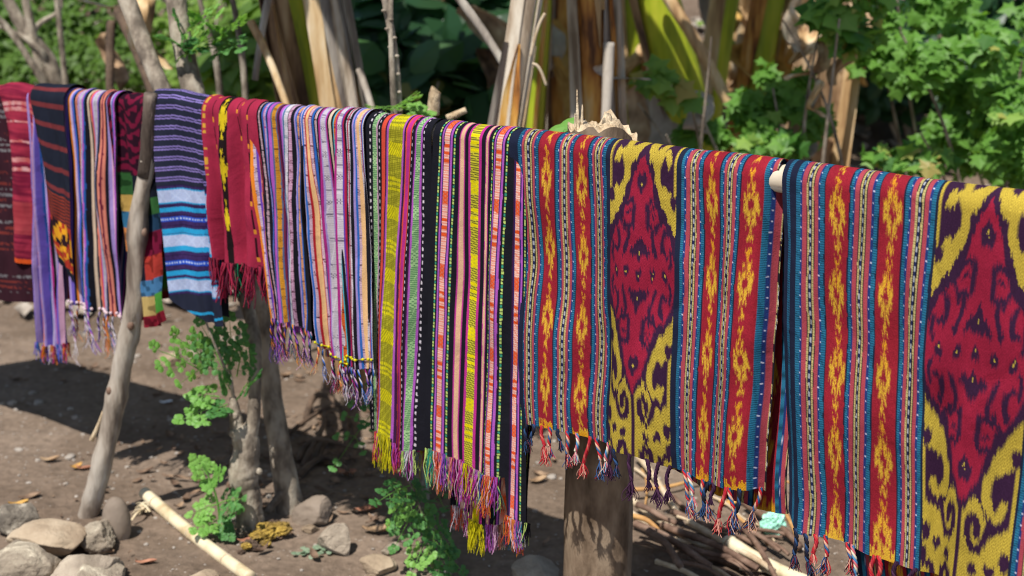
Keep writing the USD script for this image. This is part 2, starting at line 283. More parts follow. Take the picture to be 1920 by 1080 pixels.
def strands(paths, rads, cols, sides=4):
    vs, fs, cs, n = [], [], [], 0
    for p, r, c in zip(paths, rads, cols):
        v, f = tube(p, r, sides, caps=False)
        vs.append(v); fs.append(f + n); n += len(v)
        c = np.asarray(c, float)
        cs.append(np.repeat(c[None], len(v), 0) if c.ndim == 1 else np.repeat(c, sides, 0))
    return np.vstack(vs), np.vstack(fs), np.vstack(cs)
def tassel(c, p, L, cols, kind='twist', r=.0022, lean=0.0, name='tassel', n=9, spread=.012, seed=None):
    g = np.random.default_rng(seed if seed is not None else int(abs(p[0]) * 1e5) + int(L * 1e4))
    P, Rr, C = [], [], []
    D = np.array([D2[0], D2[1], 0]); Nn = np.array([N2[0], N2[1], 0])
    side = lean + g.normal(0, .12)
    if kind == 'twist':
        k = 16; lt = L * g.uniform(.45, .65); s = np.linspace(0, lt, k)
        wob = .004 * np.sin(s / lt * 4 + g.uniform(0, 6))
        axis_ = p + s[:, None] * np.array([0, 0, -1]) + (side * s + wob)[:, None] * D + (.002 * np.sin(s * 60))[:, None] * Nn
        for j in range(3):
            a = s / .013 * 2 * PI / 2 + j * 2.094
            P.append(axis_ + r * .8 * (np.cos(a)[:, None] * D + np.sin(a)[:, None] * Nn)); Rr.append(np.full(k, r)); C.append(cols[j % len(cols)])
        q = axis_[-1]
        v = trimesh.creation.icosphere(1, r * 2.1)
        k2 = 7
        for j in range(n):
            s2 = np.linspace(0, (L - lt) * g.uniform(.7, 1.15), k2); dd = g.normal(0, 1, 2) * .16; ph = g.uniform(0, 6)
            P.append(q + np.array([0, 0, .003]) + s2[:, None] * np.array([0, 0, -1]) + (dd[0] * s2 + side * s2 + .006 * np.sin(s2 * 110 + ph) * s2 / .03)[:, None] * D + (dd[1] * s2)[:, None] * Nn)
            Rr.append(np.linspace(r * .42, r * .26, k2)); C.append(cols[g.integers(len(cols))])
    else:
        k = 10
        for j in range(n):
            l = L * g.uniform(.65, 1.1); s = np.linspace(0, l, k); ph, fr = g.uniform(0, 6), g.uniform(35, 90)
            o = g.uniform(-1, 1) * spread
            amp = .0035 if kind == 'loose' else .0015
            P.append(p + s[:, None] * np.array([0, 0, -1]) + (o * (1 - .25 * s / L) + side * s + amp * np.sin(s * fr + ph) * np.minimum(s / .02, 1) + g.normal(0, .05) * s)[:, None] * D + (g.normal(0, .08) * s + g.uniform(-.002, .002) + .002 * np.sin(s * fr * .8 + ph + 1))[:, None] * Nn)
            Rr.append(np.linspace(r, r * .55, k)); C.append(cols[g.integers(len(cols))] * g.uniform(.8, 1.1))
    v, f, cc = strands(P, Rr, C)
    part(c.root, name, (v, f), M['thread'], True, None, np.clip(cc, 0, 1))

def col(*c): return lin(c) * .66
WH, LILW, LIL, ORC, MAG, PUR = col(226, 216, 226), col(208, 190, 226), col(172, 150, 214), col(178, 92, 190), col(176, 48, 132), col(104, 66, 170)
BLK, NAVY, PLUM, TEAL, BLUE, AQUA = col(30, 30, 38), col(36, 44, 72), col(62, 30, 66), col(44, 112, 146), col(52, 110, 196), col(70, 176, 196)
ORG, GOLD, PEACH, CRE, RED, CRIM = col(238, 140, 46), col(214, 152, 48), col(244, 196, 140), col(222, 200, 174), col(186, 42, 52), col(178, 36, 72)
PINK, SALM, COR, MINT, YEL, OLV = col(226, 176, 208), col(226, 138, 118), col(222, 82, 62), col(120, 190, 130), col(226, 214, 24), col(176, 170, 44)
LIME, WINE, SLATE, CHAR, VIO = col(198, 222, 122), col(112, 36, 62), col(84, 102, 140), col(46, 50, 60), col(116, 96, 196)
def mixc(a, b, k): return a + (b - a) * np.asarray(k)[..., None]
def hsh(i, seed=0):
    x = np.sin(np.asarray(i, float) * 127.1 + seed * 311.7) * 43758.5453
    return x - np.floor(x)
def striped(segs, x0, x1, jit=.0015, seed=0):
    """segs: (right edge in the photo's scale, colour or f(a, S)); x0..x1 spans u 0..1."""
    ed = np.array([(s[0] - x0) / (x1 - x0) for s in segs])
    def f(U, W, S):
        u = U + jit * (meshkit.noise(np.stack([U * 40, S * 60, 0 * U + seed], -1), seed) - .5) * 2
        k = np.clip(np.searchsorted(ed, u.ravel()), 0, len(segs) - 1).reshape(u.shape)
        out = np.zeros(u.shape + (3,)); lo = np.r_[0, ed[:-1]]
        for i, (e, c) in enumerate(segs):
            m = k == i
            if not m.any(): continue
            out[m] = c((u[m] - lo[i]) / max(ed[i] - lo[i], 1e-6), S[m]) if callable(c) else c
        return out
    return f
def dash(c1, c2, per=.012, duty=.6, ph=0.0, rag=0):
    return lambda a, S: mixc(c2, c1, ((S / per + ph) % 1 < duty).astype(float))
def ticks(c1, c2, per=.0042, group=.055, seed=0, duty=.55):
    """ticked ribbon: fine cross lines, every so often a darker block of checks"""
    def f(a, S):
        g = np.floor(S / group); r = (S / group) % 1
        fine = ((S / per) % 1 < duty).astype(float) * .75 + .25
        chk = ((np.floor(a * 4) + np.floor(S / .003)) % 2)
        block = (r < .16 + .14 * hsh(g, seed))
        dark = (r > .55) & (r < .68) & ((S / .0065) % 1 < .45)
        k = np.where(block & (hsh(g, seed + 1) < .6), chk, np.where(dark, 0, .35 + .65 * fine))
        return mixc(c2, c1, k)
    return f
def band12(base, hot, lines, seed, ph=0.0):
    """brocade ribbon: rows of fine lines, solid bars and a checked block, in a long repeat"""
    def f(a, S):
        r = ((S + ph) / .168) % 1
        fine = ((S / .0052) % 1 < .62).astype(float)
        base_c = mixc(lines, base, fine)
        x = np.abs(((S + ph) / .0092) % 1 - .5) * 2; dia = (np.abs(np.abs(a - .5) * 2 - x) < .38).astype(float)
        chk = mixc(hot, base * .9, 1 - dia)
        bar = (np.abs(r - .42) < .022) | (np.abs(r - .52) < .022) | (np.abs(r - .62) < .022)
        block = (r > .02) & (r < .2)
        out = np.where(block[..., None], mixc(base * .8, hot, .35 + .65 * dia), base_c)
        out = np.where(bar[..., None], hot * (.8 + .25 * fine[..., None]), out)
        return out
    return f
def olive(a, S):
    r = (S / .150) % 1
    fine = ((S / .0046) % 1 < .6) & ((a * 22) % 1 < .75)
    base = mixc(OLV * .5, OLV * 1.15, fine.astype(float))
    sub = ((a * 9) % 1 < .7)
    bars = ((np.abs(r - .12) < .022) | (np.abs(r - .2) < .022) | (np.abs(r - .28) < .022)) & sub
    dia = ((np.abs(((a * 7 + S / .011) % 1) - .5) < .33)); block = (r > .55) & (r < .76)
    out = np.where(bars[..., None], YEL, base)
    return np.where(block[..., None], mixc(OLV * .6, YEL, dia.astype(float)), out)

# ---- the big ikat cloths: warp-dyed motifs with feathered edges
KB = 7.0
def P_(pts): return Polygon([(a, b * KB) for a, b in pts]).buffer(0)
def L_(pts, w): return LineString([(a, b * KB) for a, b in pts]).buffer(w, cap_style=1)
def E_(a, b, ra, rb):
    th = np.linspace(0, 2 * PI, 24); return Polygon(np.stack([a + ra * np.cos(th), b * KB + rb * KB * np.sin(th)], 1))
DIAM = [(0, .05), (.13, .085), (.28, .13), (.36, .185), (.47, .225), (.52, .255), (.66, .265), (.85, .30), (.96, .345), (1.03, .39), (1.03, .47)]
DIAM = DIAM + [(min(a, 1.03), .83 - b * .98 + .0) for a, b in DIAM[::-1]]
red_poly = P_(DIAM + [(-.01, DIAM[-1][1]), (-.01, .05)])
def mirror(geoms): return [shapely.affinity.affine_transform(g, [1, 0, 0, -1, 0, .83 * KB]) for g in geoms]
import shapely.affinity
up_dark = [E_(0, .135, .15, .030), L_([(.40, .205), (.27, .195), (.19, .21), (.20, .245), (.21, .275), (.36, .275), (.5, .268)], .055),
           L_([(.36, .272), (.33, .305), (.40, .335), (.47, .362)], .05), P_([(0, .295), (.1, .32), (.3, .352), (.26, .366), (.1, .36), (0, .372)]),
           L_([(.70, .285), (.63, .315), (.66, .345), (.78, .352)], .055), L_([(.63, .258), (.52, .262), (.45, .29)], .04)]
up_dark += [L_([(.88, .335), (.91, .37), (.86, .39)], .04), L_([(.30, .228), (.40, .235)], .035)]
row = [E_(0, .415, .085, .018), E_(.37, .412, .085, .018), E_(.73, .418, .085, .018)]
dark_in = unary_union(up_dark + mirror(up_dark) + row)
dots = unary_union([E_(0, .137, .025, .0055), E_(0, .345, .022, .006), E_(0, .485, .022, .006), E_(0, .692, .025, .0055)] + [E_(a, .415, .022, .005) for a in (0, .37, .73)])
hookl = [(.78, .075), (.72, .048), (.58, .05), (.46, .085), (.45, .125), (.56, .16)]
tail_ = [(.40, .13), (.5, .175), (.6, .21), (.75, .24), (1.02, .295), (1.02, .205), (.9, .17), (.78, .155), (.62, .15), (.5, .125)]
strip_ = [(.93, -.2), (1.02, -.2), (1.02, .21), (.94, .17)]
leaf_up = unary_union([L_(hookl, .085), P_(tail_), P_(strip_)])
vee = P_([(.70, -.03), (.62, .02), (.50, .068), (.36, .09), (.20, .075), (.06, .015), (.02, -.03), (.20, -.03), (.3, .02), (.42, .03), (.5, -.03)])
leaf_lo = unary_union([L_([(a, .83 - b) for a, b in hookl], .085), P_([(a, .83 - b) for a, b in tail_]), P_([(.94, .66), (1.02, .62), (1.02, .86), (.94, .84)])])
field = P_([(.045, 1.08), (.045, .80), (.10, .778), (.26, .745), (.42, .768), (.5, .80), (.62, .825), (.8, .82), (1.02, .79), (1.02, 1.08)])
fdark = unary_union([L_([(.62, .80), (.52, .845), (.42, .872), (.28, .876), (.18, .85), (.18, .815), (.27, .795), (.36, .81), (.36, .838)], .07), E_(.33, .925, .1, .016), E_(.66, .915, .11, .016), E_(.92, .885, .1, .025), E_(.96, .95, .08, .03),
                     L_([(.22, 1.05), (.22, .98), (.34, .956), (.47, .975), (.5, 1.03)], .075), L_([(.72, 1.04), (.74, .985), (.86, .97)], .07)])
eyes = unary_union([E_(.93, .19, .10, .022), E_(.93, .635, .10, .022)])
yel_poly = unary_union([leaf_up, vee, leaf_lo, field]).difference(unary_union([fdark, eyes])).difference(P_(DIAM + [(-.01, .77), (-.01, .05)]).buffer(.095))
red_poly = red_poly.difference(dark_in)
FL = [P_([(0, 0), (.12, .03), (.34, .0), (.42, .05), (.22, .085), (.1, .12), (.1, .205), (.18, .2), (.32, .235), (.5, .2), (.62, .215), (.5, .26), (.46, .30), (.56, .36), (.40, .40), (.52, .41), (.7, .36), (.92, .375), (1.0, .42), (.84, .44), (.97, .5), (.62, .5), (.4, .5), (.36, .44), (.2, .42), (.06, .43), (.06, .2), (0, .2)])]
FL = unary_union(FL + [shapely.affinity.affine_transform(FL[0], [1, 0, 0, -1, 0, KB])])
def cells(a, b, fill, seed):
    return shapely.contains_xy(fill, a, b * KB)
YK, RK, PK, FR, FY = col(200, 174, 68), col(156, 36, 62), col(58, 33, 60), col(154, 38, 52), col(228, 160, 34)
def ikat_pattern(segs, x0, x1, panel, flames, nthread=330, per=.235, v0=.06, seed=0):
    """segs gives the warp stripes; panel=(u0,u1) holds the diamond; flames: list of (u0,u1,phase)"""
    base = striped(segs, x0, x1, .0006, seed)
    def f(U, W, S):
        out = base(U, W, S); thr = np.floor(U * nthread)
        jb = (hsh(thr, seed) - .5) * .017 + (hsh(np.floor(thr / 3), seed + 5) - .5) * .016
        w = np.where(W < 0, -W, W)
        m = (U > panel[0]) & (U < panel[1])
        a = np.abs((U[m] - panel[0]) / (panel[1] - panel[0]) * 2 - 1); a = np.floor(a * 46 + .5) / 46
        b = w[m] + jb[m] * .8; b = np.floor(b * 250) / 250
        speck = hsh(np.floor(U[m] * nthread * 1.0) * 7 + np.floor(S[m] / .0022) * 13, 3)
        tw = ((np.floor(U[m] * nthread) + np.floor(S[m] / .0022)) % 3 == 0)
        c = np.repeat(PK[None], m.sum(), 0) * (1 + .25 * (speck[:, None] - .5))
        y, r = (sum(shapely.contains_xy(P, np.maximum(a + e, 0), (b + d) * KB).astype(float) for d, e in ((0, 0), (.003, .012), (-.003, -.012))) / 3 for P in (yel_poly, red_poly)); dt = shapely.contains_xy(dots, a, b * KB)
        yc = np.where(tw[:, None], YK * .52, YK * (1.06 + .18 * (speck[:, None] - .5)))
        rc = RK * np.where(tw[:, None], .80, 1.06) * (1 + .22 * (speck[:, None] - .5))
        c = c * (1 - y[:, None]) + yc * y[:, None]; c = c * (1 - r[:, None]) + rc * r[:, None]; c = np.where(dt[:, None], YK, c)
        out[m] = c
        for (u0, u1, ph) in flames:
            m = (U > u0) & (U < u1)
            wn = meshkit.noise(np.stack([w[m] * 9, 0 * w[m] + u0 * 50, 0 * w[m] + seed], -1), 5) - .5
            a = np.abs((U[m] - u0) / (u1 - u0) * 2 - 1 + .30 * wn) * (1.38 + .5 * wn)
            b = ((w[m] + jb[m] * 1.0 - v0 + ph) % per) / (per * .92)
            fl = sum(((b + d < 1) & shapely.contains_xy(FL, np.maximum(a + e, 0), (b + d) * KB)).astype(float) for d, e in ((0, 0), (.016, .05), (-.016, -.05), (.03, 0))) / 4
            fl = fl * np.where(hsh(np.floor(thr[m] / 2) * 3 + np.floor(b * 26) * 17, 9 + seed) < .16, .15, 1.0)
            b = np.floor(b * 64) / 64
            sp = hsh(thr[m] * 5 + np.floor(S[m] / .0022) * 11, 8); tw = ((thr[m] + np.floor(S[m] / .0022)) % 3 == 0)
            yc = mixc(FY, col(226, 196, 78), hsh(np.floor(b * 5), 2) * .6) * np.where(tw[:, None], .72, 1.05)
            end = (w[m] > .965 + .03 * hsh(thr[m], 4))
            c = mixc(FR * (1 + .25 * (sp[:, None] - .5)), yc, np.maximum(fl, end))
            out[m] = c
        fade = meshkit.fbm(np.stack([U * 5, S * 7, 0 * U + seed], -1), 4, seed)
        return out * (.84 + .32 * fade)[..., None]
    return f
def tk(c=TEAL, side=1):                                       # teal ribbon with pale cross stitches on one side
    B = col(40, 60, 120)
    def f(a, S):
        k = ((S / .0044) % 1 < .6).astype(float)
        base = mixc(c * .45, c * 1.15, k)
        aa = a if side > 0 else 1 - a
        edge = aa > .66
        st = (np.abs(((S / .021) % 1) - .5) < .07) & (aa < .88) & (aa > .7)
        base = np.where(edge[..., None], np.where(st[..., None], col(206, 204, 226), B), base)
        return base
    return f
def creamband(a, S):
    C1, K1, W1 = col(200, 184, 122), col(34, 32, 40), col(176, 178, 186)
    x = np.abs(a - .5) * 2
    c = np.where((x > .86)[..., None], K1, np.where((x > .42)[..., None], C1 * np.where(((S / .004) % 1 < .3)[..., None], .55, 1.0), K1))
    dashm = (x < .2) & ((S / .017) % 1 < .55)
    return np.where(dashm[..., None], W1, np.where((x < .2)[..., None], col(40, 46, 92), c))
BRK = col(176, 74, 86)
brick = lambda a, S: BRK * (1 + .16 * ((S / .0044) % 1 - .5))[..., None]
def group_(x, w, side0=1):                                    # teal / brick / cream / brick / teal, then navy
    return [(x + w * .2, tk(side=side0)), (x + w * .33, brick), (x + w * .67, creamband), (x + w * .80, brick), (x + w, tk(side=-side0))]
ND = col(34, 40, 62)
seg13 = [(.034, ND), (.049, tk(side=1)), (.059, brick), (.089, creamband), (.0965, brick), (.1115, tk(side=-1)), (.115, ND), (.173, FR), (.1785, ND), (.1935, tk(side=1)), (.201, brick), (.223, creamband), (.2305, brick), (.243, tk(side=-1)), (.2465, ND), (.298, FR), (.3015, ND),
         (.3155, tk(side=1)), (.323, brick), (.345, creamband), (.352, brick), (.3675, tk(side=-1)), (.382, ND), (.632, PK), (.649, ND), (.666, tk(side=1)), (.681, brick), (.703, creamband), (.713, brick), (.728, tk(side=-1)), (.733, ND), (.795, FR), (.80, ND), (.815, tk(side=1)), (.825, brick), (.85, creamband), (.862, brick), (.877, tk(side=-1)), (.882, ND), (.959, FR), (.981, tk(side=1)), (.993, brick), (1.0, creamband)]
pat13 = ikat_pattern(seg13, 0, 1, (.384, .630), [(.115, .173, .0), (.2465, .298, -.01), (.733, .795, .012), (.882, .959, .02)], 330, .225, .075, 1)
# ------------------------------------------------------------ row of textiles, from the near end to the far end
GR = 'woven textiles hung over the pole'
c13 = cloth('ikat_cloth', 'large red and navy ikat cloth with diamond panel, hanging above the brown post', 'textile', [(0, 972), (1, 1472)],
    [(0, 986, 792), (.04, 993, 790), (.1, 1012, 796), (.2, 1052, 806), (.36, 1132, 832), (.5, 1190, 852), (.64, 1262, 880), (.75, 1306, 902), (.9, 1372, 914), (.98, 1412, 920), (1, 1420, 932)], pat13, 390, 450,
    off=.004, folds=[(2.1, .000, .010, .6, .1), (4.6, 0, .0045, 2.0, -.1)], flare=.012, bumps=[(1.0, .03, -.05, .0, 1.3), (.015, .03, -.014, .1, 1.3), (.37, .04, -.008, .5, 1.3), (.66, .05, -.010, .45, 1.3)], back=[(0, 1010, 775), (.36, 1150, 838), (.64, 1290, 895), (.8, 1375, 930), (.9, 1430, 950), (1, 1478, 964)], seed=2, loose=.05)

# the second ikat cloth: photo columns of its stripes near y = 425 (its right part lies beyond the frame)
cols14 = [(1480, ND), (1486, dash(TEAL, ND, .0044, .6)), (1500, ND), (1511, tk(side=1)), (1519, brick), (1533, creamband), (1540, brick), (1551, tk(side=-1)), (1554, ND), (1598, FR), (1600, ND), (1609, tk(side=1)), (1617, brick), (1631, creamband), (1640, brick), (1652, tk(side=-1)), (1654, ND),
          (1696, FR), (1700, ND), (1711, tk(side=1)), (1719, brick), (1737, creamband), (1746, brick), (1758, tk(side=-1)), (1763, ND), (1960, PK), (1966, ND), (1978, tk(side=1)), (1987, brick), (2005, creamband), (2014, brick), (2027, tk(side=-1)), (2030, ND), (2080, FR), (2084, ND), (2096, tk(side=1)), (2105, brick), (2122, creamband), (2130, brick), (2143, tk(side=-1)), (2170, ND)]
u14 = lambda x: (x - 1471) / 699.0
pat14 = ikat_pattern(cols14, 1471, 2170, (u14(1763), u14(1960)), [(u14(1554), u14(1598), .01), (u14(1654), u14(1696), .03), (u14(2030), u14(2080), .0)], 470, .205, .055, 6)
c14 = cloth('ikat_cloth', 'nearest red and navy ikat cloth with diamond panel, cut by the right edge', 'textile', [(0, 1484), (u14(1500), 1512), (u14(1763), 1778), (1, 2190)],
    [(0, 1472, 962), (.025, 1484, 992), (u14(1500), 1490, 1004), (u14(1554), 1540, 1013), (u14(1598), 1574, 1021), (u14(1654), 1630, 1042), (u14(1696), 1678, 1054), (u14(1763), 1722, 1074), (u14(1860), 1783, 1102), (u14(1960), 1890, 1140), (1, 2090, 1216)], pat14, 430, 480,
    off=.006, folds=[(2.3, 0, .007, 2.2, .1), (5.2, 0, .003, .4, -.1)], flare=.012, bumps=[(.47, .05, -.018, .45, 1.3), (.0, .02, -.006, .1, 1.3)], back=[(0, 1588, 1092), (1, 2200, 1290)], seed=5, loose=.05)
TW = [[col(204, 44, 56), col(216, 100, 90), col(190, 50, 64), col(236, 170, 150)], [col(40, 44, 66), col(52, 84, 130), col(30, 30, 40), col(120, 50, 66)], [col(204, 50, 60), col(64, 100, 150), col(226, 176, 150), col(70, 40, 60)], [col(66, 36, 62), col(84, 50, 80), col(58, 32, 58)], [col(220, 120, 130), col(90, 150, 200), col(236, 226, 200)]]
for u, L, k in [(.035, .075, 1), (.085, .05, 1), (.13, .088, 0), (.155, .07, 2), (.2, .05, 1), (.225, .085, 2), (.26, .07, 4), (.30, .10, 0), (.33, .09, 2), (.37, .075, 4), (.40, .075, 3), (.43, .06, 1), (.50, .10, 3), (.555, .07, 3), (.585, .10, 3), (.625, .085, 3), (.67, .10, 2), (.705, .075, 4), (.76, .085, 2), (.80, .085, 1), (.82, .05, 3), (.885, .105, 0), (.91, .09, 2), (.945, .10, 1), (.985, .10, 2)]:
    tassel(c13, c13.pos(u, 1.0) + np.array([0, 0, .004]), L, TW[k], 'twist', .0026, lean=rng.normal(0, .1), n=34)
for u, L, k in [(.03, .085, 1), (.06, .09, 1), (.09, .06, 0), (.125, .085, 2), (.2, .06, 2), (.215, .09, 4), (.27, .08, 0), (.285, .08, 0), (.33, .07, 3), (.4, .08, 3), (.5, .08, 3), (.6, .08, 3), (.7, .08, 0)]:
    tassel(c14, c14.pos(u, 1.0) + np.array([0, 0, .004]), L, TW[k], 'twist', .0026, lean=rng.normal(0, .1), n=34)

# ---- black scarf with pink, salmon and yellow ribbons
gd = lambda a, S: mixc(BLK, np.where((np.floor(S / .0075) % 3 == 0)[..., None], col(60, 160, 130), LIME), ((S / .0075) % 1 < .72).astype(float))
SB = band12(col(238, 150, 130), col(236, 92, 40), col(250, 214, 200), 1); YB = band12(col(214, 204, 60), col(240, 222, 16), col(40, 40, 30), 2, .03)
pk3 = lambda a, S: mixc(col(190, 60, 150), col(232, 186, 150), (np.abs(a - .5) < .3).astype(float))
seg12 = [(62, BLK), (75, gd), (87, BLK), (101, ORC), (110, col(60, 44, 110)), (155, SB), (164, col(60, 44, 110)), (181, ORC), (194, BLK), (206, gd), (240, BLK), (288, pk3), (318, BLK), (336, MAG * 1.2), (416, YB), (441, MAG * 1.2), (478, BLK), (513, pk3), (545, BLK), (557, gd), (568, BLK), (580, ORC), (590, col(60, 44, 110)), (640, SB), (650, col(60, 44, 110)), (668, ORC), (684, BLK), (698, gd), (752, BLK), (764, PLUM), (772, col(60, 44, 110)), (812, SB), (822, col(60, 44, 110)), (838, ORC), (850, BLK), (859, gd), (890, BLK)]
c12 = cloth('scarf', 'black scarf with one yellow ribbon between two salmon ribbons and two fringes', 'scarf', [(0, 834), (.837, 985), (1, 1012)],
    [(0, 799, 838), (.084, 812, 845), (.21, 836, 852), (.293, 852, 862), (.42, 872, 876), (.52, 890, 886), (.60, 905, 890), (.71, 922, 893), (.825, 946, 896), (.84, 950, 968), (.9, 960, 976), (1, 980, 985)], striped(seg12, 0, 890, .001, 3), 210, 400,
    off=.003, folds=[(1.6, .001, .010, .2, .08), (4.2, 0, .003, 1.4, .1)], flare=.012, seed=8, back=[(0, 846, 946), (.5, 905, 985), (.8, 955, 985), (1, 990, 982)], loose=.025)
for u, cs, k, L in [(.06, [col(60, 160, 130), LIME], 'loose', .10), (.10, [col(60, 160, 130), PUR], 'loose', .07), (.15, [COR, ORG, WH], 'loose', .10), (.19, [COR, SALM, WH], 'loose', .11), (.235, [ORC, PUR], 'loose', .09), (.27, [col(40, 120, 100), LIME], 'twist', .09), (.32, [ORC, MAG, SALM], 'loose', .10), (.37, [MAG, PINK], 'loose', .10), (.41, [ORC, MAG], 'loose', .1), (.47, [YEL, ORG], 'loose', .08), (.53, [YEL, MAG], 'loose', .08), (.58, [MAG, CRE], 'loose', .10), (.64, [ORC, PINK, MAG], 'loose', .09), (.69, [CRE, LIME, BLK], 'loose', .08), (.74, [BLK, LIME, TEAL], 'loose', .09), (.79, [VIO, PUR], 'loose', .08), (.83, [COR, ORG, WH], 'loose', .10), (.865, [SALM, COR], 'loose', .11), (.9, [ORC, MAG], 'loose', .09), (.94, [col(40, 120, 100), LIME, BLK], 'twist', .09)]:
    tassel(c12, c12.pos(u * .837, 1.0) + np.array([0, 0, .003]), L * .95, cs, k, .0012, n=20, spread=.010)
for u, cs, L in [(.855, [COR, ORG], .08), (.88, [COR, ORG, WH], .09), (.91, [SALM, ORG], .085), (.935, [ORC, MAG], .085), (.955, [LIME, TEAL, WH], .075), (.985, [BLK, CHAR, LIME], .06)]:
    tassel(c12, c12.pos(u, 1.0) + np.array([0, 0, .003]), L * .85, cs, 'loose', .0012, n=16, spread=.008)
for u, cs, L in [(.05, [SALM, COR, WH], .07), (.12, [COR, ORG, WH], .07), (.2, [MAG, PINK, LIME], .07), (.27, [MAG, PINK], .07), (.36, [YEL, YEL * .8], .085), (.42, [YEL, YEL * .9], .09), (.47, [YEL, CHAR], .085), (.56, [MAG, ORC], .075), (.62, [MAG, PINK], .08), (.68, [CRE, SALM], .08), (.74, [ORC, TEAL], .07), (.8, [LIME, TEAL, BLK], .08), (.85, [COR, ORG, WH], .085), (.88, [ORG, COR], .08), (.925, [ORC, MAG], .08), (.96, [LIME, TEAL], .07), (.99, [BLK, CHAR], .06)]:
    tassel(c12, c12.pos(u, -1.0) + np.array([0, 0, .003]), L * .85, cs, 'loose', .0013, n=20, spread=.011)

# ---- scarf with the broad olive and yellow ribbon
wd = dash(WH, BLK, .016, .45)
gm = lambda a, S: mixc(col(40, 110, 70), col(170, 210, 150), (((S / .0046) % 1 < .55) | (((S / .11) % 1 < .3) & ((np.floor(a * 3) + np.floor(S / .004)) % 2 == 0))).astype(float))
seg11 = [(76, BLK), (84, wd), (100, BLK), (131, gm), (141, PINK * .8), (152, BLK), (159, wd), (180, BLK), (216, COR), (229, PLUM), (248, ORC), (377, olive), (396, ORC), (414, PLUM), (430, COR), (470, MAG * 1.15), (483, COR * .95), (492, BLK), (498, wd), (518, BLK), (530, PLUM), (545, ORC), (590, gm), (609, ORC), (619, BLK), (626, wd), (700, BLK)]
c11 = cloth('scarf', 'black edged scarf with a broad olive and yellow ribbon and yellow fringe', 'scarf', [(0, 704), (.5, 778), (1, 829)],
    [(0, 694, 805), (.18, 699, 812), (.33, 706, 815), (.53, 741, 822), (.57, 748, 838), (.67, 748, 846), (.79, 759, 848), (.88, 770, 848), (1, 806, 846)], striped(seg11, 30, 700, .001, 4), 200, 380,
    off=.006, folds=[(1.4, .001, .010, 2.6, .08), (4.1, .0005, .003, .3, .1)], flare=.012, seed=11, back=[(0, 716, 800), (.6, 775, 850), (1, 826, 845)], loose=.025)
for u, cs, L, k in [(.24, [COR, RED], .09, 'loose'), (.28, [COR, MAG], .085, 'loose'), (.34, [YEL, YEL * .9], .10, 'st'), (.375, [YEL, OLV], .10, 'st'), (.41, [YEL, YEL * .8], .105, 'st'), (.445, [YEL, OLV], .11, 'st'), (.48, [YEL, YEL * .9], .105, 'st'), (.515, [YEL, CHAR], .09, 'st'), (.55, [ORC, MAG], .08, 'loose'), (.59, [MAG, COR], .075, 'loose'), (.63, [COR, RED, OLV], .075, 'loose'), (.69, [MAG, CHAR, LIME], .07, 'loose'), (.75, [ORC, LIME], .07, 'loose'), (.80, [MINT, LIME, WH], .08, 'loose'), (.84, [ORC, MAG, WH], .085, 'loose'), (.88, [LIME, CHAR], .07, 'loose')]:
    tassel(c11, c11.pos(u, 1.0) + np.array([0, 0, .003]), L * .82, cs, k, .0012, n=20, spread=.007)
for u in (.7, .76, .82, .88, .94):
    tassel(c11, c11.pos(u, -1.0) + np.array([0, 0, .003]), .07, [YEL * .9, OLV, MAG], 'loose', .0014, n=12, spread=.008)

# ---- white and lilac striped scarf (two overlapping lengths)
wl = ticks(WH, col(120, 110, 130), .0042, .06, 3); ptk = ticks(col(232, 196, 214), col(60, 30, 50), .0046, .07, 5); wtk = ticks(WH, col(40, 30, 45), .0042, .075, 7, .6); otk = ticks(col(220, 106, 44), col(120, 40, 20), .0046, .09, 9)
seg10a = [(25, LILW), (45, BLUE * .9), (60, ptk), (74, RED), (100, PEACH), (107, RED), (135, ptk), (143, WINE), (166, BLUE * .85), (182, BLK), (191, wtk), (201, RED), (213, wtk), (240, BLK), (262, MAG), (272, LIL), (318, wl), (330, LIL), (345, MAG), (366, BLK), (400, CRE), (430, BLK), (445, AQUA), (490, otk), (505, AQUA), (545, BLK)]
seg10b = [(545, TEAL * .5), (560, MAG), (602, wl), (614, PUR), (631, CRIM), (664, BLK), (680, wtk), (697, CRIM * 1.05), (713, wtk), (741, BLK), (755, LIL), (771, BLUE), (786, ptk), (816, PEACH), (839, wtk), (849, RED), (869, BLUE), (881, WH), (895, BLK)]
c10 = cloth('scarf', 'white and lilac scarf with crossing stripes and yellow beads at its hem', 'scarf', [(0, 583), (1, 660)],
    [(0, 604, 646), (.12, 612, 655), (.3, 622, 664), (.5, 634, 676), (1, 662, 690)], striped(seg10a, 15, 545, .0012, 6), 170, 300, off=.004, folds=[(2.4, .001, .010, 1.0, .12), (5.3, .0, .002, .3, .1)], flare=.006, seed=14, loose=.045, back=[(0, 600, 655), (1, 668, 690)])
c10b = cloth('scarf', '', '', [(0, 654), (1, 706)], [(0, 640, 684), (.3, 664, 690), (.7, 686, 692), (1, 706, 692)], striped(seg10b, 545, 895, .0012, 7), 120, 300, off=.010, folds=[(1.8, .001, .007, 2.0, .05)], flare=.010, seed=15, parent=c10.root, partname='folded_over_panel', loose=.025)
mixs = [[WH, CRIM, BLK, BLK], [BLUE, WH, BLK], [ORG, PEACH, CRIM], [MAG, BLK, WH], [TEAL, BLK, NAVY, WH], [PUR, PINK, BLK]]
for i, u in enumerate((.03, .09, .17, .25, .36, .45, .55, .65, .75, .85)):
    tassel(c10, c10.pos(u, 1.0), .078 + .02 * hsh(i), mixs[(i * 5 + 2) % 6], 'twist', .0017, n=9)
for i, u in enumerate((.05, .14, .25, .36, .46, .56, .68, .8, .92)):
    tassel(c10b, c10b.pos(u, 1.0), .075 + .025 * hsh(i + 20), mixs[(i * 2 + 3) % 6], 'twist', .0018, n=10)
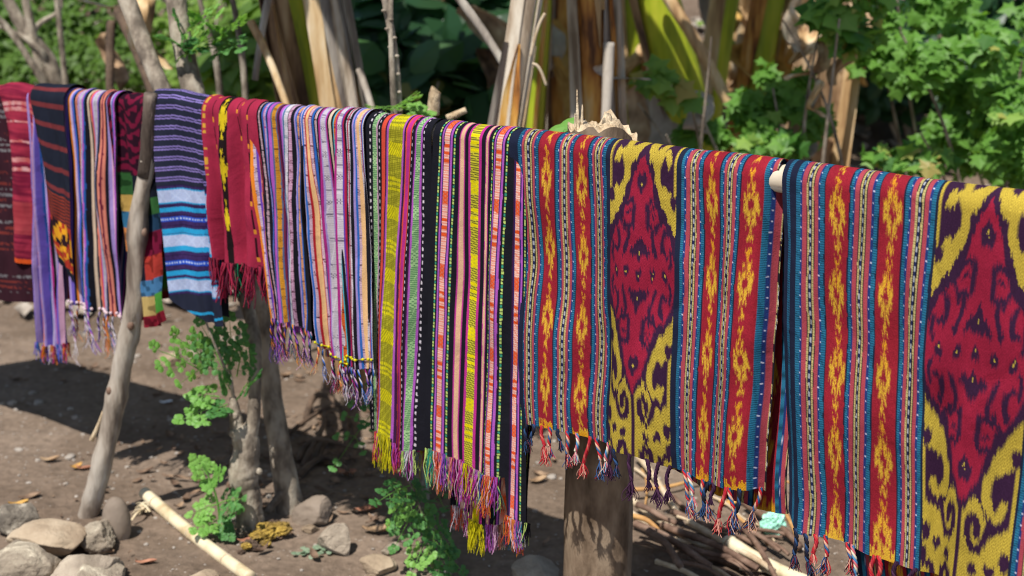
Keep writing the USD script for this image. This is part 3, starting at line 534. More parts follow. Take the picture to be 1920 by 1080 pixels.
cp = np.vstack([c10.pos(np.linspace(0, .95, 16), .985) + np.array([N2[0], N2[1], 0]) * .004, c10b.pos(np.linspace(.08, 1, 14), .962) + np.array([N2[0], N2[1], 0]) * .004])
vv, ff, cc = strands([cp], [np.full(len(cp), .0016)], [np.where((np.arange(len(cp)) % 2 == 0)[:, None], YEL, BLK)], 5)
part(c10.root, 'hem_cord', (vv, ff), M['thread'], True, None, cc)
bead = trimesh.creation.icosphere(1, 1.0)
bl = [(bead.vertices * .0036 + q, bead.faces) for q in spline(cp, 34)[::2]]
vb, fb = join(bl); part(c10.root, 'yellow_beads', (vb, fb), M['thread'], True, None, np.repeat(YEL[None], len(vb), 0), kind='stuff')

# ---- purple scarf with orange lines
gtk = ticks(GOLD, col(120, 70, 30), .0046, .05, 11)
seg9 = [(45, BLK), (80, ORG), (100, ticks(col(232, 206, 226), col(60, 30, 60), .0048, .06, 12)), (118, PUR * 1.2), (125, SALM), (148, BLK), (165, ticks(col(214, 180, 190), BLK, .0048, .03, 13)), (190, BLK), (213, BLUE * .9), (222, MAG), (250, ticks(LILW, MAG, .0048, .05, 14)), (264, BLUE), (276, BLK), (309, ORC), (326, SLATE), (361, gtk), (372, SLATE), (386, WINE), (412, PLUM), (440, ORC), (456, LIL), (476, TEAL), (526, ticks(WH, col(150, 160, 170), .0048, .06, 15)), (535, BLK), (561, ticks(PINK, WINE * .6, .0048, .05, 16)), (596, BLK), (611, LIL), (629, BLUE), (660, ticks(col(232, 170, 120), WINE, .0048, .06, 17)), (673, BLUE * .9), (735, BLK)]
c9 = cloth('scarf', 'purple striped scarf with orange lines and a purple fringe beside the maroon cloth', 'scarf', [(0, 482), (1, 590)],
    [(0, 512, 594), (.12, 516, 598), (.3, 530, 604), (.5, 545, 603), (.7, 560, 608), (.9, 572, 620), (1, 588, 622)], striped(seg9, 28, 735, .0014, 8), 190, 280, off=.004, folds=[(3.1, .001, .009, .5, .1), (7.3, 0, .0015, 0, 0)], flare=.006, seed=18, loose=.04, back=[(0, 515, 600), (1, 592, 640)])
m9 = [[ORC, PUR, PLUM], [ORG, PUR, BLK], [MAG, NAVY, PINK], [PUR, BLK, ORC, BLK], [ORG, GOLD, PLUM], [TEAL, PINK, BLK, NAVY]]
for i, u in enumerate((.04, .10, .17, .24, .31, .38, .45, .52, .58, .65, .72, .79, .86, .93, .98)):
    tassel(c9, c9.pos(u, 1.0), .085 + .035 * hsh(i + 40), m9[(i * 5 + 1) % 6], 'twist', .0018, n=11)

# ---- maroon cloth with a black ikat band
FL8 = unary_union([FL, E_(0, .5, .5, .24), E_(.25, .28, .3, .06), E_(.25, .72, .3, .06)])
MAR = col(168, 46, 74)
def pat8(U, W, S):
    out = np.repeat(MAR[None], U.size, 0).reshape(U.shape + (3,)) * (1 + .10 * (meshkit.noise(np.stack([U * 90, S * 30, 0 * U], -1), 2) - .5))[..., None]
    w = np.abs(W)
    bl, br = .33 + .05 * w, .49 - .03 * w
    a = np.abs((U - bl) / (br - bl) * 2 - 1); band = a < 1
    out[band] = col(34, 24, 26)
    jb = (hsh(np.floor(U * 220), 2) - .5) * .03
    b = ((w + jb * .7 - .04) % .29) / .235
    fl = band & (w < .80) & shapely.contains_xy(FL8, a * .88, b * KB)
    out[fl] = col(224, 196, 36)
    for uc, ph in ((.17, 0), (.60, .4), (.84, .2), (.70, .7)):
        line = (np.abs(U - uc) < .008); dot = (np.abs(U - uc) < .014) & (((W * 6.2 + ph) % 1) < .17)
        out[line & ~(((W * 6.2 + ph) % 1) < .3)] = col(50, 20, 28); out[dot] = col(232, 150, 50)
    out[(U < .07) & (U > .03) & (hsh(np.floor(S * 160), 3) < .6) & (w < .5)] = col(214, 160, 60)
    return out
c8 = cloth('ikat_cloth', 'maroon cloth with yellow motifs on a black band and maroon fringe', 'textile', [(0, 401), (1, 500)],
    [(0, 408, 482), (.2, 420, 492), (.45, 441, 496), (.7, 466, 500), (1, 503, 508)], pat8, 150, 230, off=.008, folds=[(2.6, .002, .013, 1.1, .1), (4.5, .001, .005, .2, 0)], flare=.008, seed=21, bumps=[(.17, .06, -.02, .55, 1.3)], loose=.04, back=[(0, 415, 500), (1, 508, 520)])
for i, u in enumerate(np.linspace(.02, .98, 20)):
    tassel(c8, c8.pos(u, 1.0) + np.array([0, 0, .004]), .065 + .045 * hsh(i + 9), [MAR, CRIM, WINE] if i not in (9, 10, 12) else [MAR, col(34, 24, 26), col(30, 130, 90)], 'loose', .0022, n=12, spread=.010)

# ---- navy cloth with cross stripes in lilac, white and blue
def pat7(U, W, S):
    y = 176 + np.abs(W) * np.interp(U, [0, .35, .7, 1], [388, 415, 431, 436])
    y = y - np.where(U > .76, 8, 0) * sm(.35, .6, np.abs(W)) + 3 * (U - .5)
    out = np.repeat(col(40, 44, 62)[None], U.size, 0).reshape(U.shape + (3,))
    LV, V2, CY, RB, WB = col(152, 134, 208), col(60, 42, 92), col(44, 160, 214), col(36, 80, 196), col(176, 192, 230)
    g = hsh(np.floor(U * 26) + np.floor(y / 4) * 31, 4)
    for k in range(10):
        yc = 181 + 18.3 * k
        for d in (-2.4, 2.4): out[np.abs(y - yc - d) < 1.25] = LV
    m = (np.abs(((y - 181) / 18.3 + .5) % 1 - .5) * 18.3 < 4.4) & (y < 352)
    out[m & (((U * 38 + y / 4) % 1) < .28)] *= .55
    m = (y > 357) & (y < 556); out[m] = V2 * (1 + .35 * (g[m][:, None] - .5)); out[m & (((y - 357) % 9) < 2)] *= .55
    for a, b, c_ in ((363, 390, WB), (397, 405, CY), (414, 422, RB), (435, 444, CY), (445, 470, WB), (470, 477, CY), (493, 502, RB), (512, 521, CY), (526, 551, WB), (588, 593, CY)):
        m = (y > a) & (y < b); out[m] = c_
        if c_ is WB:
            out[m & ((y < a + 2.5) | (y > b - 2.5))] = CY
            x = np.abs((U * 5.2) % 1 - .5) * 2; yy = np.abs((y - a) / (b - a) - .5) * 2
            t_ = m & (np.abs(x - yy) < .16) & (yy < .8); out[t_] = col(188, 203, 236)
            out[m & ((U * 60 % 1) < .3) & ~t_ & (yy < .8)] = col(186, 193, 222)
        if c_ is RB: out[m & (np.abs(y - (a + b) / 2) < 1.7) & ((U * 22 % 1) < .6)] = WB
    return out
c7 = cloth('woven_cloth', 'navy cloth with lilac cross stripes above white and blue bands', 'textile', [(0, 300), (1, 408)],
    [(0, 322, 560), (.25, 342, 578), (.55, 375, 600), (.74, 393, 606), (.78, 396, 612), (1, 424, 611)], pat7, 150, 330, off=.004, folds=[(1.2, .001, .006, .4, .05)], flare=.008, seed=24, bumps=[(.77, .05, -.016, .3, 1.3)], loose=.02, back=[(0, 330, 572), (1, 426, 596)], raise_=[(0, .012), (.4, .016), (1, .0)])

# ---- the batik patchwork, white striped, black banded, purple, red and charcoal textiles at the far end
def pat6(U, W, S):
    cs = np.array([col(128, 28, 62), col(60, 110, 60), col(214, 176, 96), col(60, 120, 160), col(220, 140, 80), col(150, 34, 52), col(30, 34, 48), col(200, 70, 60), col(84, 140, 190), col(220, 190, 120), col(90, 170, 70), col(160, 40, 60), col(40, 70, 100)])
    w = np.abs(W); lf = U < .45; k = np.where(w < .36, 0, np.where(w < .46, np.where(lf, 1, 6), np.where(w < .53, np.where(lf, 2, 1), np.where(w < .60, np.where(lf, 3, 12), np.where(w < .70, np.where(lf, 4, 0), np.where(w < .80, np.where(U < .55, 6, 7), np.where(w < .87, 8, np.where(w < .95, np.where(U < .7, 9, 10), 11))))))))
    out = cs[k] * .8; q = np.stack([U * 14, S * 55, 0 * U + k * 3.1], -1); n = meshkit.noise(q, 5)
    pet = (np.abs(np.sin(S * 95 + 2 * np.sin(U * 9))) * np.abs(np.sin(U * 11 + 1.5 * (np.floor(S * 95 / PI) % 2)))) > .42
    out = np.where(((w < .36) & ~pet)[..., None], col(44, 18, 34), out); out = np.where(((w >= .36) & (n > .62))[..., None], out * .45, out)
    return out
c6 = cloth('batik_cloth', 'maroon and multicoloured patchwork cloth behind the grey prop pole', 'textile', [(0, 218), (1, 296)], [(0, 258, 596), (.4, 280, 612), (.75, 300, 612), (1, 314, 600)], pat6, 110, 240, off=.002, folds=[(2.3, .002, .014, .8, .1)], seed=27, loose=.05, back=[(0, 262, 560), (1, 318, 560)])
sw = ticks(col(200, 196, 206), col(160, 156, 170), .0048, .05, 21)
seg5 = [(3, BLK), (6, LIL), (9, VIO), (11, BLK), (13, ORG * .9), (16, LILW), (18, VIO), (20, BLUE), (23, BLK), (25, SALM), (27, SALM * .5), (29, LILW), (31, ORC), (34, LILW), (40, sw), (42, ORC), (44, BLUE * .7), (48, BLK), (50, CRE), (52, CHAR), (54, SALM), (56, COR), (58, ORC), (60, LILW), (68, sw), (70, ORC), (72, BLUE * .7), (77, CHAR), (79, SALM), (81, WINE), (83, SALM), (85, BLK), (88, LIL), (90, PINK), (92, COR), (94, VIO), (97, LILW), (100, BLUE * .8), (103, ORC), (106, BLK)]
c5 = cloth('scarf', 'pale grey and pink striped scarf with white beads along its fringe', 'scarf', [(0, 138), (1, 238)], [(0, 138, 568), (.3, 164, 580), (.6, 194, 590), (1, 240, 598)], striped(seg5, 0, 106, .002, 9), 150, 240, off=.006, folds=[(3.1, .002, .013, .3, .1), (5.5, .001, .004, 1, 0)], flare=.008, seed=30, loose=.04, back=[(0, 142, 570), (1, 240, 590)])
m5 = [[WH, ORG, WINE], [LILW, PUR, BLK], [ORC, VIO, WH], [WH, WH, CHAR], [ORG, ORG, SALM], [BLUE, PINK, WH]]
for i, u in enumerate(np.linspace(.03, .97, 14)):
    tassel(c5, c5.pos(u, 1.0), .085 + .05 * hsh(i + 70), m5[(i * 5 + 1) % 6], 'twist', .0022, n=10)
tassel(c5, c5.pos(.04, 1.0), .19, [WH, PINK, WINE], 'twist', .002, n=6)
bp = c5.pos(np.linspace(.02, .98, 22), .985) + np.array([N2[0], N2[1], 0]) * .006
vb, fb = join([(bead.vertices * .005 + q, bead.faces) for q in bp]); part(c5.root, 'white_beads', (vb, fb), M['thread'], True, None, np.repeat(col(226, 200, 206)[None], len(vb), 0), kind='stuff')
def pat4(U, W, S):
    w = np.abs(W); out = np.repeat(col(34, 38, 52)[None], U.size, 0).reshape(U.shape + (3,))
    for wc in (.06, .15, .25, .355, .465, .57): out[np.abs(w - wc) < .013] = col(120, 52, 56)
    m = (w > .62) & (w < .96); r = hsh(np.floor(U * 10) + 17 * np.floor(w * 34), 6)
    out[m] = np.where((r[m] < .35)[:, None], col(226, 160, 40), np.where((r[m] < .75)[:, None], col(170, 56, 40), col(44, 26, 34)))
    m = (w > .60) & (w < .74); st = ((w * 60) % 1 < .5); out[m & st] = col(150, 60, 44); out[m & ~st] = col(40, 34, 44)
    m = (w > .9); out[m & (hsh(np.floor(w * 60), 2) < .7)] = col(168, 52, 40); out[w > .97] = col(30, 32, 44)
    return out
c4 = cloth('woven_cloth', 'black cloth with thin rust cross lines and an orange patterned end', 'textile', [(0, 76), (1, 146)], [(0, 112, 480), (.5, 126, 515), (1, 142, 530)], pat4, 100, 240, off=.016, folds=[(1.1, .001, .006, 1.0, 0)], seed=33, flare=.016, loose=.03, back=[(0, 100, 520), (1, 142, 520)])
seg3 = [(3, VIO * .9), (8, LIL), (12, VIO), (15, LILW), (19, VIO * .8), (23, col(40, 50, 110)), (26, LIL), (30, COR), (34, ORG), (37, LIL), (42, VIO), (46, BLUE * .8), (50, LIL), (53, PUR), (58, LILW * .9), (62, LIL), (66, MAG), (70, BLK), (74, LILW), (78, ORC), (82, VIO), (86, LIL), (89, COR), (93, VIO), (100, PINK * .8)]
c3 = cloth('scarf', 'narrow violet and orange striped scarf hanging lowest near the far end', 'scarf', [(0, 68), (.5, 90), (1, 128)], [(0, 82, 640), (.3, 92, 648), (.6, 104, 650), (1, 126, 644)], striped(seg3, 0, 100, .003, 12), 110, 260, off=.002, folds=[(3.3, .002, .014, .8, .15), (6, .001, .004, 0, .1)], seed=36, loose=.05, flare=.0, back=[(0, 84, 560), (1, 140, 560)])
for i, u in enumerate(np.linspace(.03, .97, 14)):
    tassel(c3, c3.pos(u, 1.0) + np.array([0, 0, .004]), .06, [[VIO, LIL, BLUE], [COR, ORG, MAG], [PUR, PINK, WH]][i % 3], 'loose', .0022, n=9, spread=.008)
def pat2(U, W, S):
    w = np.abs(W); q = np.stack([U * 2, w * 70, 0 * U], -1); n = meshkit.fbm(q, 3, 4)
    out = mixc(col(120, 28, 56), col(176, 54, 78), sm(.3, .7, n))
    for wc, hw in ((.14, .010), (.17, .010), (.44, .012), (.49, .010), (.235, .005), (.34, .006)):
        m = np.abs(w - wc - .01 * np.sin(U * 7)) < hw; out[m] = mixc(col(230, 180, 180), col(200, 80, 80), meshkit.noise(q * [9, .3, 1], 3))[m]
    m = (w > .66) & (w < .84); out[m] = mixc(col(184, 76, 82), col(140, 38, 54), n)[m]
    out[w > .975] = col(236, 96, 40)
    return out
c2 = cloth('woven_cloth', 'dark red cloth with pink cross stripes and an orange hem near the left edge', 'textile', [(0, -8), (1, 88)], [(0, 2, 455), (.3, 34, 488), (1, 80, 503)], pat2, 90, 220, off=.006, folds=[(1.7, .003, .012, 2.2, .1)], seed=39, loose=.05, raise_=[(0, .0), (.3, .012), (1, 0)], back=[(0, 20, 480), (1, 80, 480)])
def pat1(U, W, S):
    w = np.abs(W); n = meshkit.noise(np.stack([U * 90, w * 110, 0 * U], -1), 6) * .5 + .5 * meshkit.noise(np.stack([U * 14, np.floor(w * 40), 0 * U], -1), 7); r = hsh(np.floor(w * 40), 5)
    out = np.repeat(col(58, 30, 40)[None], U.size, 0).reshape(U.shape + (3,))
    m = (n > .5) & (r < .62) & ((w * 40) % 1 < .5); out[m] = np.where((r[m] < .3)[:, None], col(120, 116, 120), col(120, 50, 46))
    return out
c1 = cloth('woven_cloth', 'charcoal cloth with rows of grey and rust flecks at the left edge', 'textile', [(0, -260), (.7, -20), (1, 22)], [(0, -250, 545), (.7, 0, 560), (1, 68, 568)], pat1, 90, 220, off=.002, folds=[(1.5, .003, .014, .2, .1)], seed=42, loose=.04, back=[(0, -250, 545), (1, 68, 560)])

# ------------------------------------------------------------ props, post, trees
def pole_depth(x): return float(P0[1] + D2[1] * tpx(x))
g0 = ground_at(166, 966)
pp = np.array([(284, 176), (281, 240), (276, 310), (266, 370), (258, 440), (256, 540), (243, 620), (224, 710), (203, 820), (182, 905), (166, 966)], float)
dd = np.linspace(pole_depth(283) - .075, g0[1], len(pp))
pw_ = np.array([24, 29, 33, 36, 37, 38, 38, 38, 39, 40, 42]) * .5 * dd / FPX
pts = at(pp[:, 0], pp[:, 1], dd); pts = np.vstack([pts, pts[-1] + (pts[-1] - pts[-2]) * .5])
path = spline(pts, 60); rad = np.interp(np.linspace(0, 1, 60), np.linspace(0, 1, 12), np.r_[pw_, pw_[-1]])
s_ = np.linspace(0, 1, 60)
for kc, kw, kh in ((.09, .02, .10), (.30, .03, .14), (.52, .025, .12), (.66, .02, .22)): rad = rad * (1 + kh * np.exp(-((s_ - kc) / kw) ** 2))
prop = thing('prop_pole', 'weathered grey wooden prop leaning in front of the line between pebbly rocks', 'pole', loc=pts[-2])
part(prop, 'shaft', tube(path, rad, 22, rough=.19, seed=4), M['weathered_wood'])
kn = trimesh.creation.icosphere(2, 1.0)
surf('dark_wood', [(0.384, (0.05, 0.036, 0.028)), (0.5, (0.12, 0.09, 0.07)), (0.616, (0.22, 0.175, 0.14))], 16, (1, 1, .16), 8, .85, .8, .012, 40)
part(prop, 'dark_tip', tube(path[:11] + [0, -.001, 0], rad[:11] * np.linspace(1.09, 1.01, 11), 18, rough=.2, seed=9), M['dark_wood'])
for f_, a_ in ((.645, -.6), (.30, .9), (.50, .2)):
    i = int(f_ * 59); part(prop, 'knot', (kn.vertices * np.array([.010, .010, .013]) + path[i] + np.array([math.sin(a_) * rad[i], -math.cos(a_) * rad[i], 0]) * .92, kn.faces), M['twig_dark'])
i = int(.70 * 59); part(prop, 'bark_sliver', tube(spline([path[i] + [-rad[i], -.01, 0], path[i + 2] + [-rad[i] - .006, -.012, 0], path[i + 4] + [-rad[i] - .016, -.012, 0]], 8), np.linspace(.003, .008, 8), 6), M['splintered_wood'])

# trunk post behind the ikat cloth, broken off at the top
tP = float(plane(1121, 560, -.165)[0]); pc = P0 + D2 * tP - N2 * .165
dP = pc[1]; rP = 69 * dP / FPX
ztopP = float(at(1128, 252, dP)[2]); nA, nZ = 40, 30
zb = float(G(pc[0], dP)) - .15
th = np.arange(nA) / nA * 2 * PI
prof = np.array([1.05, 1.02, 1.0, .985, .98, .97, .96, .95])
zz = np.linspace(zb, ztopP, nZ); cx = pc[0] + .012 * np.sin(zz * 2.2)
rr = np.interp(np.linspace(0, 1, nZ), np.linspace(0, 1, 8), prof) * rP
q = np.stack(np.broadcast_arrays(np.cos(th)[None] * 1.6, np.sin(th)[None] * 1.6, zz[:, None] * 4), -1)
R2 = rr[:, None] * (1 + .10 * (meshkit.fbm(q, 4, 3) - .5) * 2)
V = np.stack([cx[:, None] + R2 * np.cos(th), dP + R2 * np.sin(th), np.repeat(zz[:, None], nA, 1)], -1)
# ragged rim: a tall splinter on the left, a hump on the right of it, falling away to the right
ux = np.cos(th)
rim = .026 * np.exp(-((ux - .30) / .45) ** 2) + .030 * (meshkit.noise(np.stack([th * 2.2, 0 * th, 0 * th + 4], -1), 8) - .5) + .02 * (meshkit.noise(np.stack([th * 5, 0 * th, 0 * th], -1), 2) - .3) - .02 * (ux > .85)
V[-1, :, 2] += rim; V[-2, :, 2] += rim * .55; V[-3, :, 2] += rim * .2
post = thing('tree_post', 'thick brown trunk post broken off ragged at the top, behind the ikat cloth', 'post', loc=(pc[0], dP, zb))
part(post, 'trunk', (V.reshape(-1, 3), grid_faces(nA, nZ, True)), M['post_bark'])
ins = []
for k, sc in enumerate(np.linspace(1.0, 0.02, 9)):
    ring = V[-1].copy(); ring[:, :2] = np.array([cx[-1], dP]) + (ring[:, :2] - np.array([cx[-1], dP])) * sc
    ring[:, 2] = ring[:, 2] * sc + (1 - sc) * (ztopP + .022) - .016 * math.sin(PI * min(1, (1 - sc) * 3)) + .055 * (meshkit.fbm(ring * 45, 3, 6) - .5) * (k > 0)
    ins.append(ring)
part(post, 'broken_top', (np.array(ins).reshape(-1, 3), grid_faces(nA, 9, True)), M['splintered_wood'])
for px_, py0, py1, w_ in ((1084, 262, 168, 5), (1090, 262, 196, 5), (1078, 266, 212, 4)):
    a_, b_ = at(px_, py0, dP - .02), at(px_ + rng.uniform(-3, 3), py1, dP - .02)
    part(post, 'splinter', tube(spline([a_, (a_ + b_) / 2 + rng.normal(0, .002, 3), b_], 8), np.linspace(w_, 1.2, 8) * dP / FPX, 6, rough=.3, seed=px_, squash=.5), M['splintered_wood'])
# the stump's own ring scars
leaflet = np.array([(0, 0), (.22, .35), (.40, .28), (.75, .40), (1.0, .0), (.75, -.40), (.40, -.28), (.22, -.35)]); leaflet[[1, 2, 3, 5, 6, 7], 1] = [.30, .42, .38, -.38, -.42, -.30]
def oriented(base2d, pos, fwd, up, size, cup=.18):
    """batch of flat leaf outlines: pos, fwd, up (n,3), size (n,) -> joined mesh; base2d runs along +x"""
    fwd = fwd / np.linalg.norm(fwd, axis=1, keepdims=True); sd = np.cross(up, fwd); sd /= np.linalg.norm(sd, axis=1, keepdims=True) + 1e-9; nn = np.cross(fwd, sd)
    b = np.vstack([base2d, base2d.mean(0)[None]]); k = len(b); n = len(pos)
    h = -cup * (np.abs(b[:, 1])) - .25 * cup * b[:, 0] ** 2; h[-1] += .04
    v = pos[:, None] + size[:, None, None] * (b[None, :, 0, None] * fwd[:, None] + b[None, :, 1, None] * sd[:, None] + h[None, :, None] * nn[:, None])
    i = np.arange(k - 1); f = np.stack([i, (i + 1) % (k - 1), np.full(k - 1, k - 1)], 1)
    return v.reshape(-1, 3), (f[None] + (np.arange(n) * k)[:, None, None]).reshape(-1, 3)
def frond(base, tip, up, size, npin=5, nl=4, seed=0):
    """a moringa leaf: rachis, side stalks and round leaflets"""
    g = np.random.default_rng(seed); base, tip = np.asarray(base, float), np.asarray(tip, float)
    ax = tip - base; Ln = np.linalg.norm(ax); ax = ax / Ln; up = np.asarray(up, float); sd = np.cross(up, ax); sd /= np.linalg.norm(sd); up = np.cross(ax, sd)
    sag = lambda s: base + ax * s * Ln - np.array([0, 0, 1]) * .18 * Ln * s * s
    stems = [tube([sag(s) for s in np.linspace(0, 1, 6)], np.linspace(.0022, .001, 6), 4)]
    P, F, Us, Sz = [], [], [], []
    for i in range(npin):
        s = .18 + .82 * (i / (npin - 1)); pl = Ln * (.50 - .30 * s) * g.uniform(.85, 1.15)
        for sg in ((-1, 1) if i < npin - 1 else (0,)):
            d = (sg * sd * .92 + ax * (.45 if sg else 1.0) + up * g.uniform(-.15, .2)); d /= np.linalg.norm(d)
            b0 = sag(s); e = b0 + d * pl - np.array([0, 0, .12 * pl])
            stems.append(tube([b0, (b0 + e) / 2 + up * .02 * pl, e], .0009, 3))
            lat = np.cross(up, d); lat /= np.linalg.norm(lat)
            for j in range(nl):
                t_ = (j + .8) / nl
                for q_ in ((-1, 1) if j < nl - 1 else (-1, 0, 1)):
                    P.append(b0 + (e - b0) * t_); f_ = lat * q_ * (1 if q_ else 0) + d * (.5 if q_ else 1) + g.normal(0, .12, 3); F.append(f_)
                    Us.append(up + g.normal(0, .25, 3)); Sz.append(size * g.uniform(.75, 1.2))
    lv = oriented(leaflet, np.array(P), np.array(F), np.array(Us), np.array(Sz))
    return join(stems), lv
def frond_part(parent, base, tip, size, up=(0, -.6, .8), matn='leaf_moringa', seed=0, npin=4, nl=2):
    st, lv = frond(base, tip, up, size * .92, npin, nl, seed)
    p = part(parent, 'frond', st, M['leaf_moringa_bright'])
    part(p, 'leaflets', lv, M[matn], False, kind='stuff')
def stem_tree(name, label, pieces, matn, bumps_=(), cat='tree', base=None):
    """pieces: list of (part name, [(px, py, depth, width px)...])"""
    first = pieces[0][1]; b = at(first[0][0], first[0][1], first[0][2]) if base is None else base
    t = thing(name, label, cat, loc=b)
    for k, (pn, pl) in enumerate(pieces):
        P = np.array([at(x, y, d) for x, y, d, w in pl]); r = np.array([w * .5 * d / FPX for x, y, d, w in pl]); n = max(16, len(pl) * 8)
        path = spline(P, n); rad = np.interp(np.linspace(0, 1, n), np.r_[0, np.cumsum(np.linalg.norm(np.diff(P, axis=0), axis=1))] / np.linalg.norm(np.diff(P, axis=0), axis=1).sum(), r)
        part(t, pn, tube(path, rad, 14 if rad.max() > .012 else 8, rough=.14, seed=k + len(label)), M[matn])
    return t
gA = ground_at(468, 992); dA = gA[1]
tA = stem_tree('moringa_tree', 'knobbly pollarded moringa tree with small leafy shoots below the maroon cloth', [
    ('trunk', [(466, 1010, dA, 66), (468, 960, dA, 54), (462, 920, dA, 52), (456, 885, dA, 62), (462, 850, dA, 54), (456, 815, dA, 50), (448, 800, dA, 40)]),
    ('limb', [(462, 835, dA, 34), (474, 790, dA, 26), (478, 720, dA + .02, 25), (478, 640, dA + .06, 26), (466, 580, dA + .1, 27), (420, 450, dA + .2, 28), (350, 280, dA + .3, 30), (304, 168, dA + .36, 33), (268, 80, dA + .42, 33), (236, -5, dA + .47, 33), (200, -100, dA + .5, 30), (150, -260, dA + .6, 24)]),
    ('limb', [(456, 825, dA - .01, 32), (444, 795, dA, 28), (440, 765, dA, 20), (436, 745, dA, 14)])], 'moringa_bark')
for k, (x, y, w) in enumerate(((436, 812, 16), (450, 838, 20), (474, 842, 16), (436, 888, 14), (486, 884, 13), (440, 780, 13))):
    c_ = at(x, y, dA - .015); part(tA, 'burl', (kn.vertices * (w * .5 * dA / FPX) * np.array([1, .8, 1.1]) * (1 + .25 * (meshkit.noise(kn.vertices * 2 + k, k)[:, None] - .5)) + c_, kn.faces), M['moringa_bark'])
fr = [(436, 745, 335, 615, 1), (436, 745, 300, 640, 1), (440, 740, 395, 640, 0), (436, 745, 380, 600, 0), (440, 745, 430, 590, 0), (438, 750, 455, 640, 0), (438, 750, 362, 735, 1), (438, 755, 345, 775, 1), (440, 750, 415, 700, 0), (440, 750, 400, 770, 0), (444, 745, 480, 700, 0)]
part(tA, 'shoot', tube(spline([at(438, 750, dA), at(425, 700, dA - .05), at(400, 640, dA - .1), at(385, 600, dA - .1)], 14), np.linspace(.006, .003, 14), 6), M['moringa_bark'])
part(tA, 'shoot', tube(spline([at(438, 750, dA), at(430, 690, dA), at(422, 630, dA), at(420, 580, dA + .03)], 14), np.linspace(.006, .003, 14), 6), M['moringa_bark'])
for k, (x0, y0, x1, y1, br) in enumerate(fr):
    my = y0 + (y1 - y0) * .4; mx = x0 + (x1 - x0) * .35
    frond_part(tA, at(mx, my, dA - .05), at(x1, y1, dA - .12 + .12 * hsh(k)), .021, matn='leaf_moringa_bright' if br else 'leaf_moringa', seed=k + 3)
for k, (x0, y0, x1, y1) in enumerate(((350, 100, 330, 20), (350, 100, 380, 60), (345, 90, 310, 60), (400, 60, 370, 20), (400, 70, 360, 80), (420, 70, 440, 30), (410, 80, 445, 75), (345, 60, 400, 10))):
    frond_part(tA, at(x0, y0, dA + .5), at(x1, y1, dA + .4), .026, seed=k + 40, matn='leaf_moringa_bright' if k % 2 else 'leaf_moringa')
gB = ground_at(543, 957); dB = gB[1]
tB = stem_tree('moringa_tree', 'smooth straight moringa tree leaning behind the purple scarf', [
    ('trunk', [(548, 975, dB, 66), (540, 930, dB, 52), (528, 860, dB, 46), (512, 760, dB + .03, 42), (496, 640, dB + .06, 42), (470, 500, dB + .1, 42), (415, 320, dB + .2, 42), (362, 172, dB + .3, 42), (342, 80, dB + .35, 40), (328, -10, dB + .4, 38), (316, -140, dB + .45, 32)]),
    ('root', [(540, 915, dB - .02, 22), (512, 945, dB - .04, 16), (500, 962, dB - .05, 12)])], 'moringa_bark')
gC = ground_at(790, 960); dC = gC[1] + .1
tC = stem_tree('moringa_sapling', 'thin twin stemmed sapling rising behind the white and lilac scarf', [
    ('stem', [(800, 965, dC, 20), (775, 700, dC, 18), (756, 400, dC, 17), (747, 210, dC, 15), (738, 90, dC, 14), (722, 0, dC, 13), (705, -120, dC, 11)]),
    ('stem', [(790, 960, dC - .02, 17), (768, 700, dC - .02, 15), (745, 400, dC - .02, 14), (740, 210, dC - .02, 13), (734, 100, dC - .02, 10), (733, 0, dC, 9), (740, -120, dC, 7)])], 'moringa_bark')
for k, y in enumerate(range(20, 210, 17)):
    c_ = at(np.interp(y, [0, 90, 210], [722, 738, 746]) + (5 if k % 2 else -6), y, dC - .015); part(tC, 'leaf_scar', (kn.vertices * np.array([.007, .006, .005]) + c_, kn.faces), M['moringa_bark'])
for k, (x0, y0, x1, y1, br) in enumerate(((742, 205, 800, 205, 1), (742, 200, 775, 175, 1), (742, 205, 715, 190, 1), (770, 700, 640, 830, 0), (770, 690, 690, 770, 0), (795, 930, 850, 1000, 0), (795, 900, 890, 1040, 0), (790, 880, 830, 930, 0))):
    frond_part(tC, at(x0 + (x1 - x0) * .3, y0 + (y1 - y0) * .3, dC - .03), at(x1, y1, dC - .25 * hsh(k, 2)), .020, matn='leaf_moringa_bright' if br else 'leaf_moringa', seed=k + 70)
gS = ground_at(412, 1012); dS = gS[1]
sd_ = thing('moringa_seedling', 'small bright green seedling growing beside the pale bamboo pole', 'plant', loc=gS)
part(sd_, 'stem', tube(spline([gS - [0, 0, .02], at(412, 980, dS), at(405, 930, dS), at(392, 895, dS), at(380, 870, dS)], 16), np.linspace(.005, .002, 16), 6), M['leaf_moringa_bright'])
for k, (x0, y0, x1, y1, br) in enumerate(((392, 895, 365, 855, 1), (395, 900, 415, 880, 1), (400, 915, 385, 905, 1), (408, 945, 362, 955, 1), (408, 945, 450, 925, 0), (410, 960, 445, 950, 0), (411, 975, 370, 985, 1), (411, 980, 430, 1000, 0))):
    frond_part(sd_, at(x0, y0, dS), at(x1, y1, dS - .04 + .08 * hsh(k, 5)), .016, matn='leaf_moringa_bright' if br else 'leaf_moringa', seed=k + 90, npin=4, nl=3)
gS2 = ground_at(815, 1085); dS2 = gS2[1]
s2_ = thing('moringa_seedling', 'dark green leafy seedling growing under the fringe of the black scarf', 'plant', loc=gS2)
part(s2_, 'stem', tube(spline([gS2 - [0, 0, .02], at(806, 1030, dS2), at(790, 960, dS2), at(770, 910, dS2), at(752, 880, dS2)], 16), np.linspace(.006, .002, 16), 6), M['moringa_bark'])
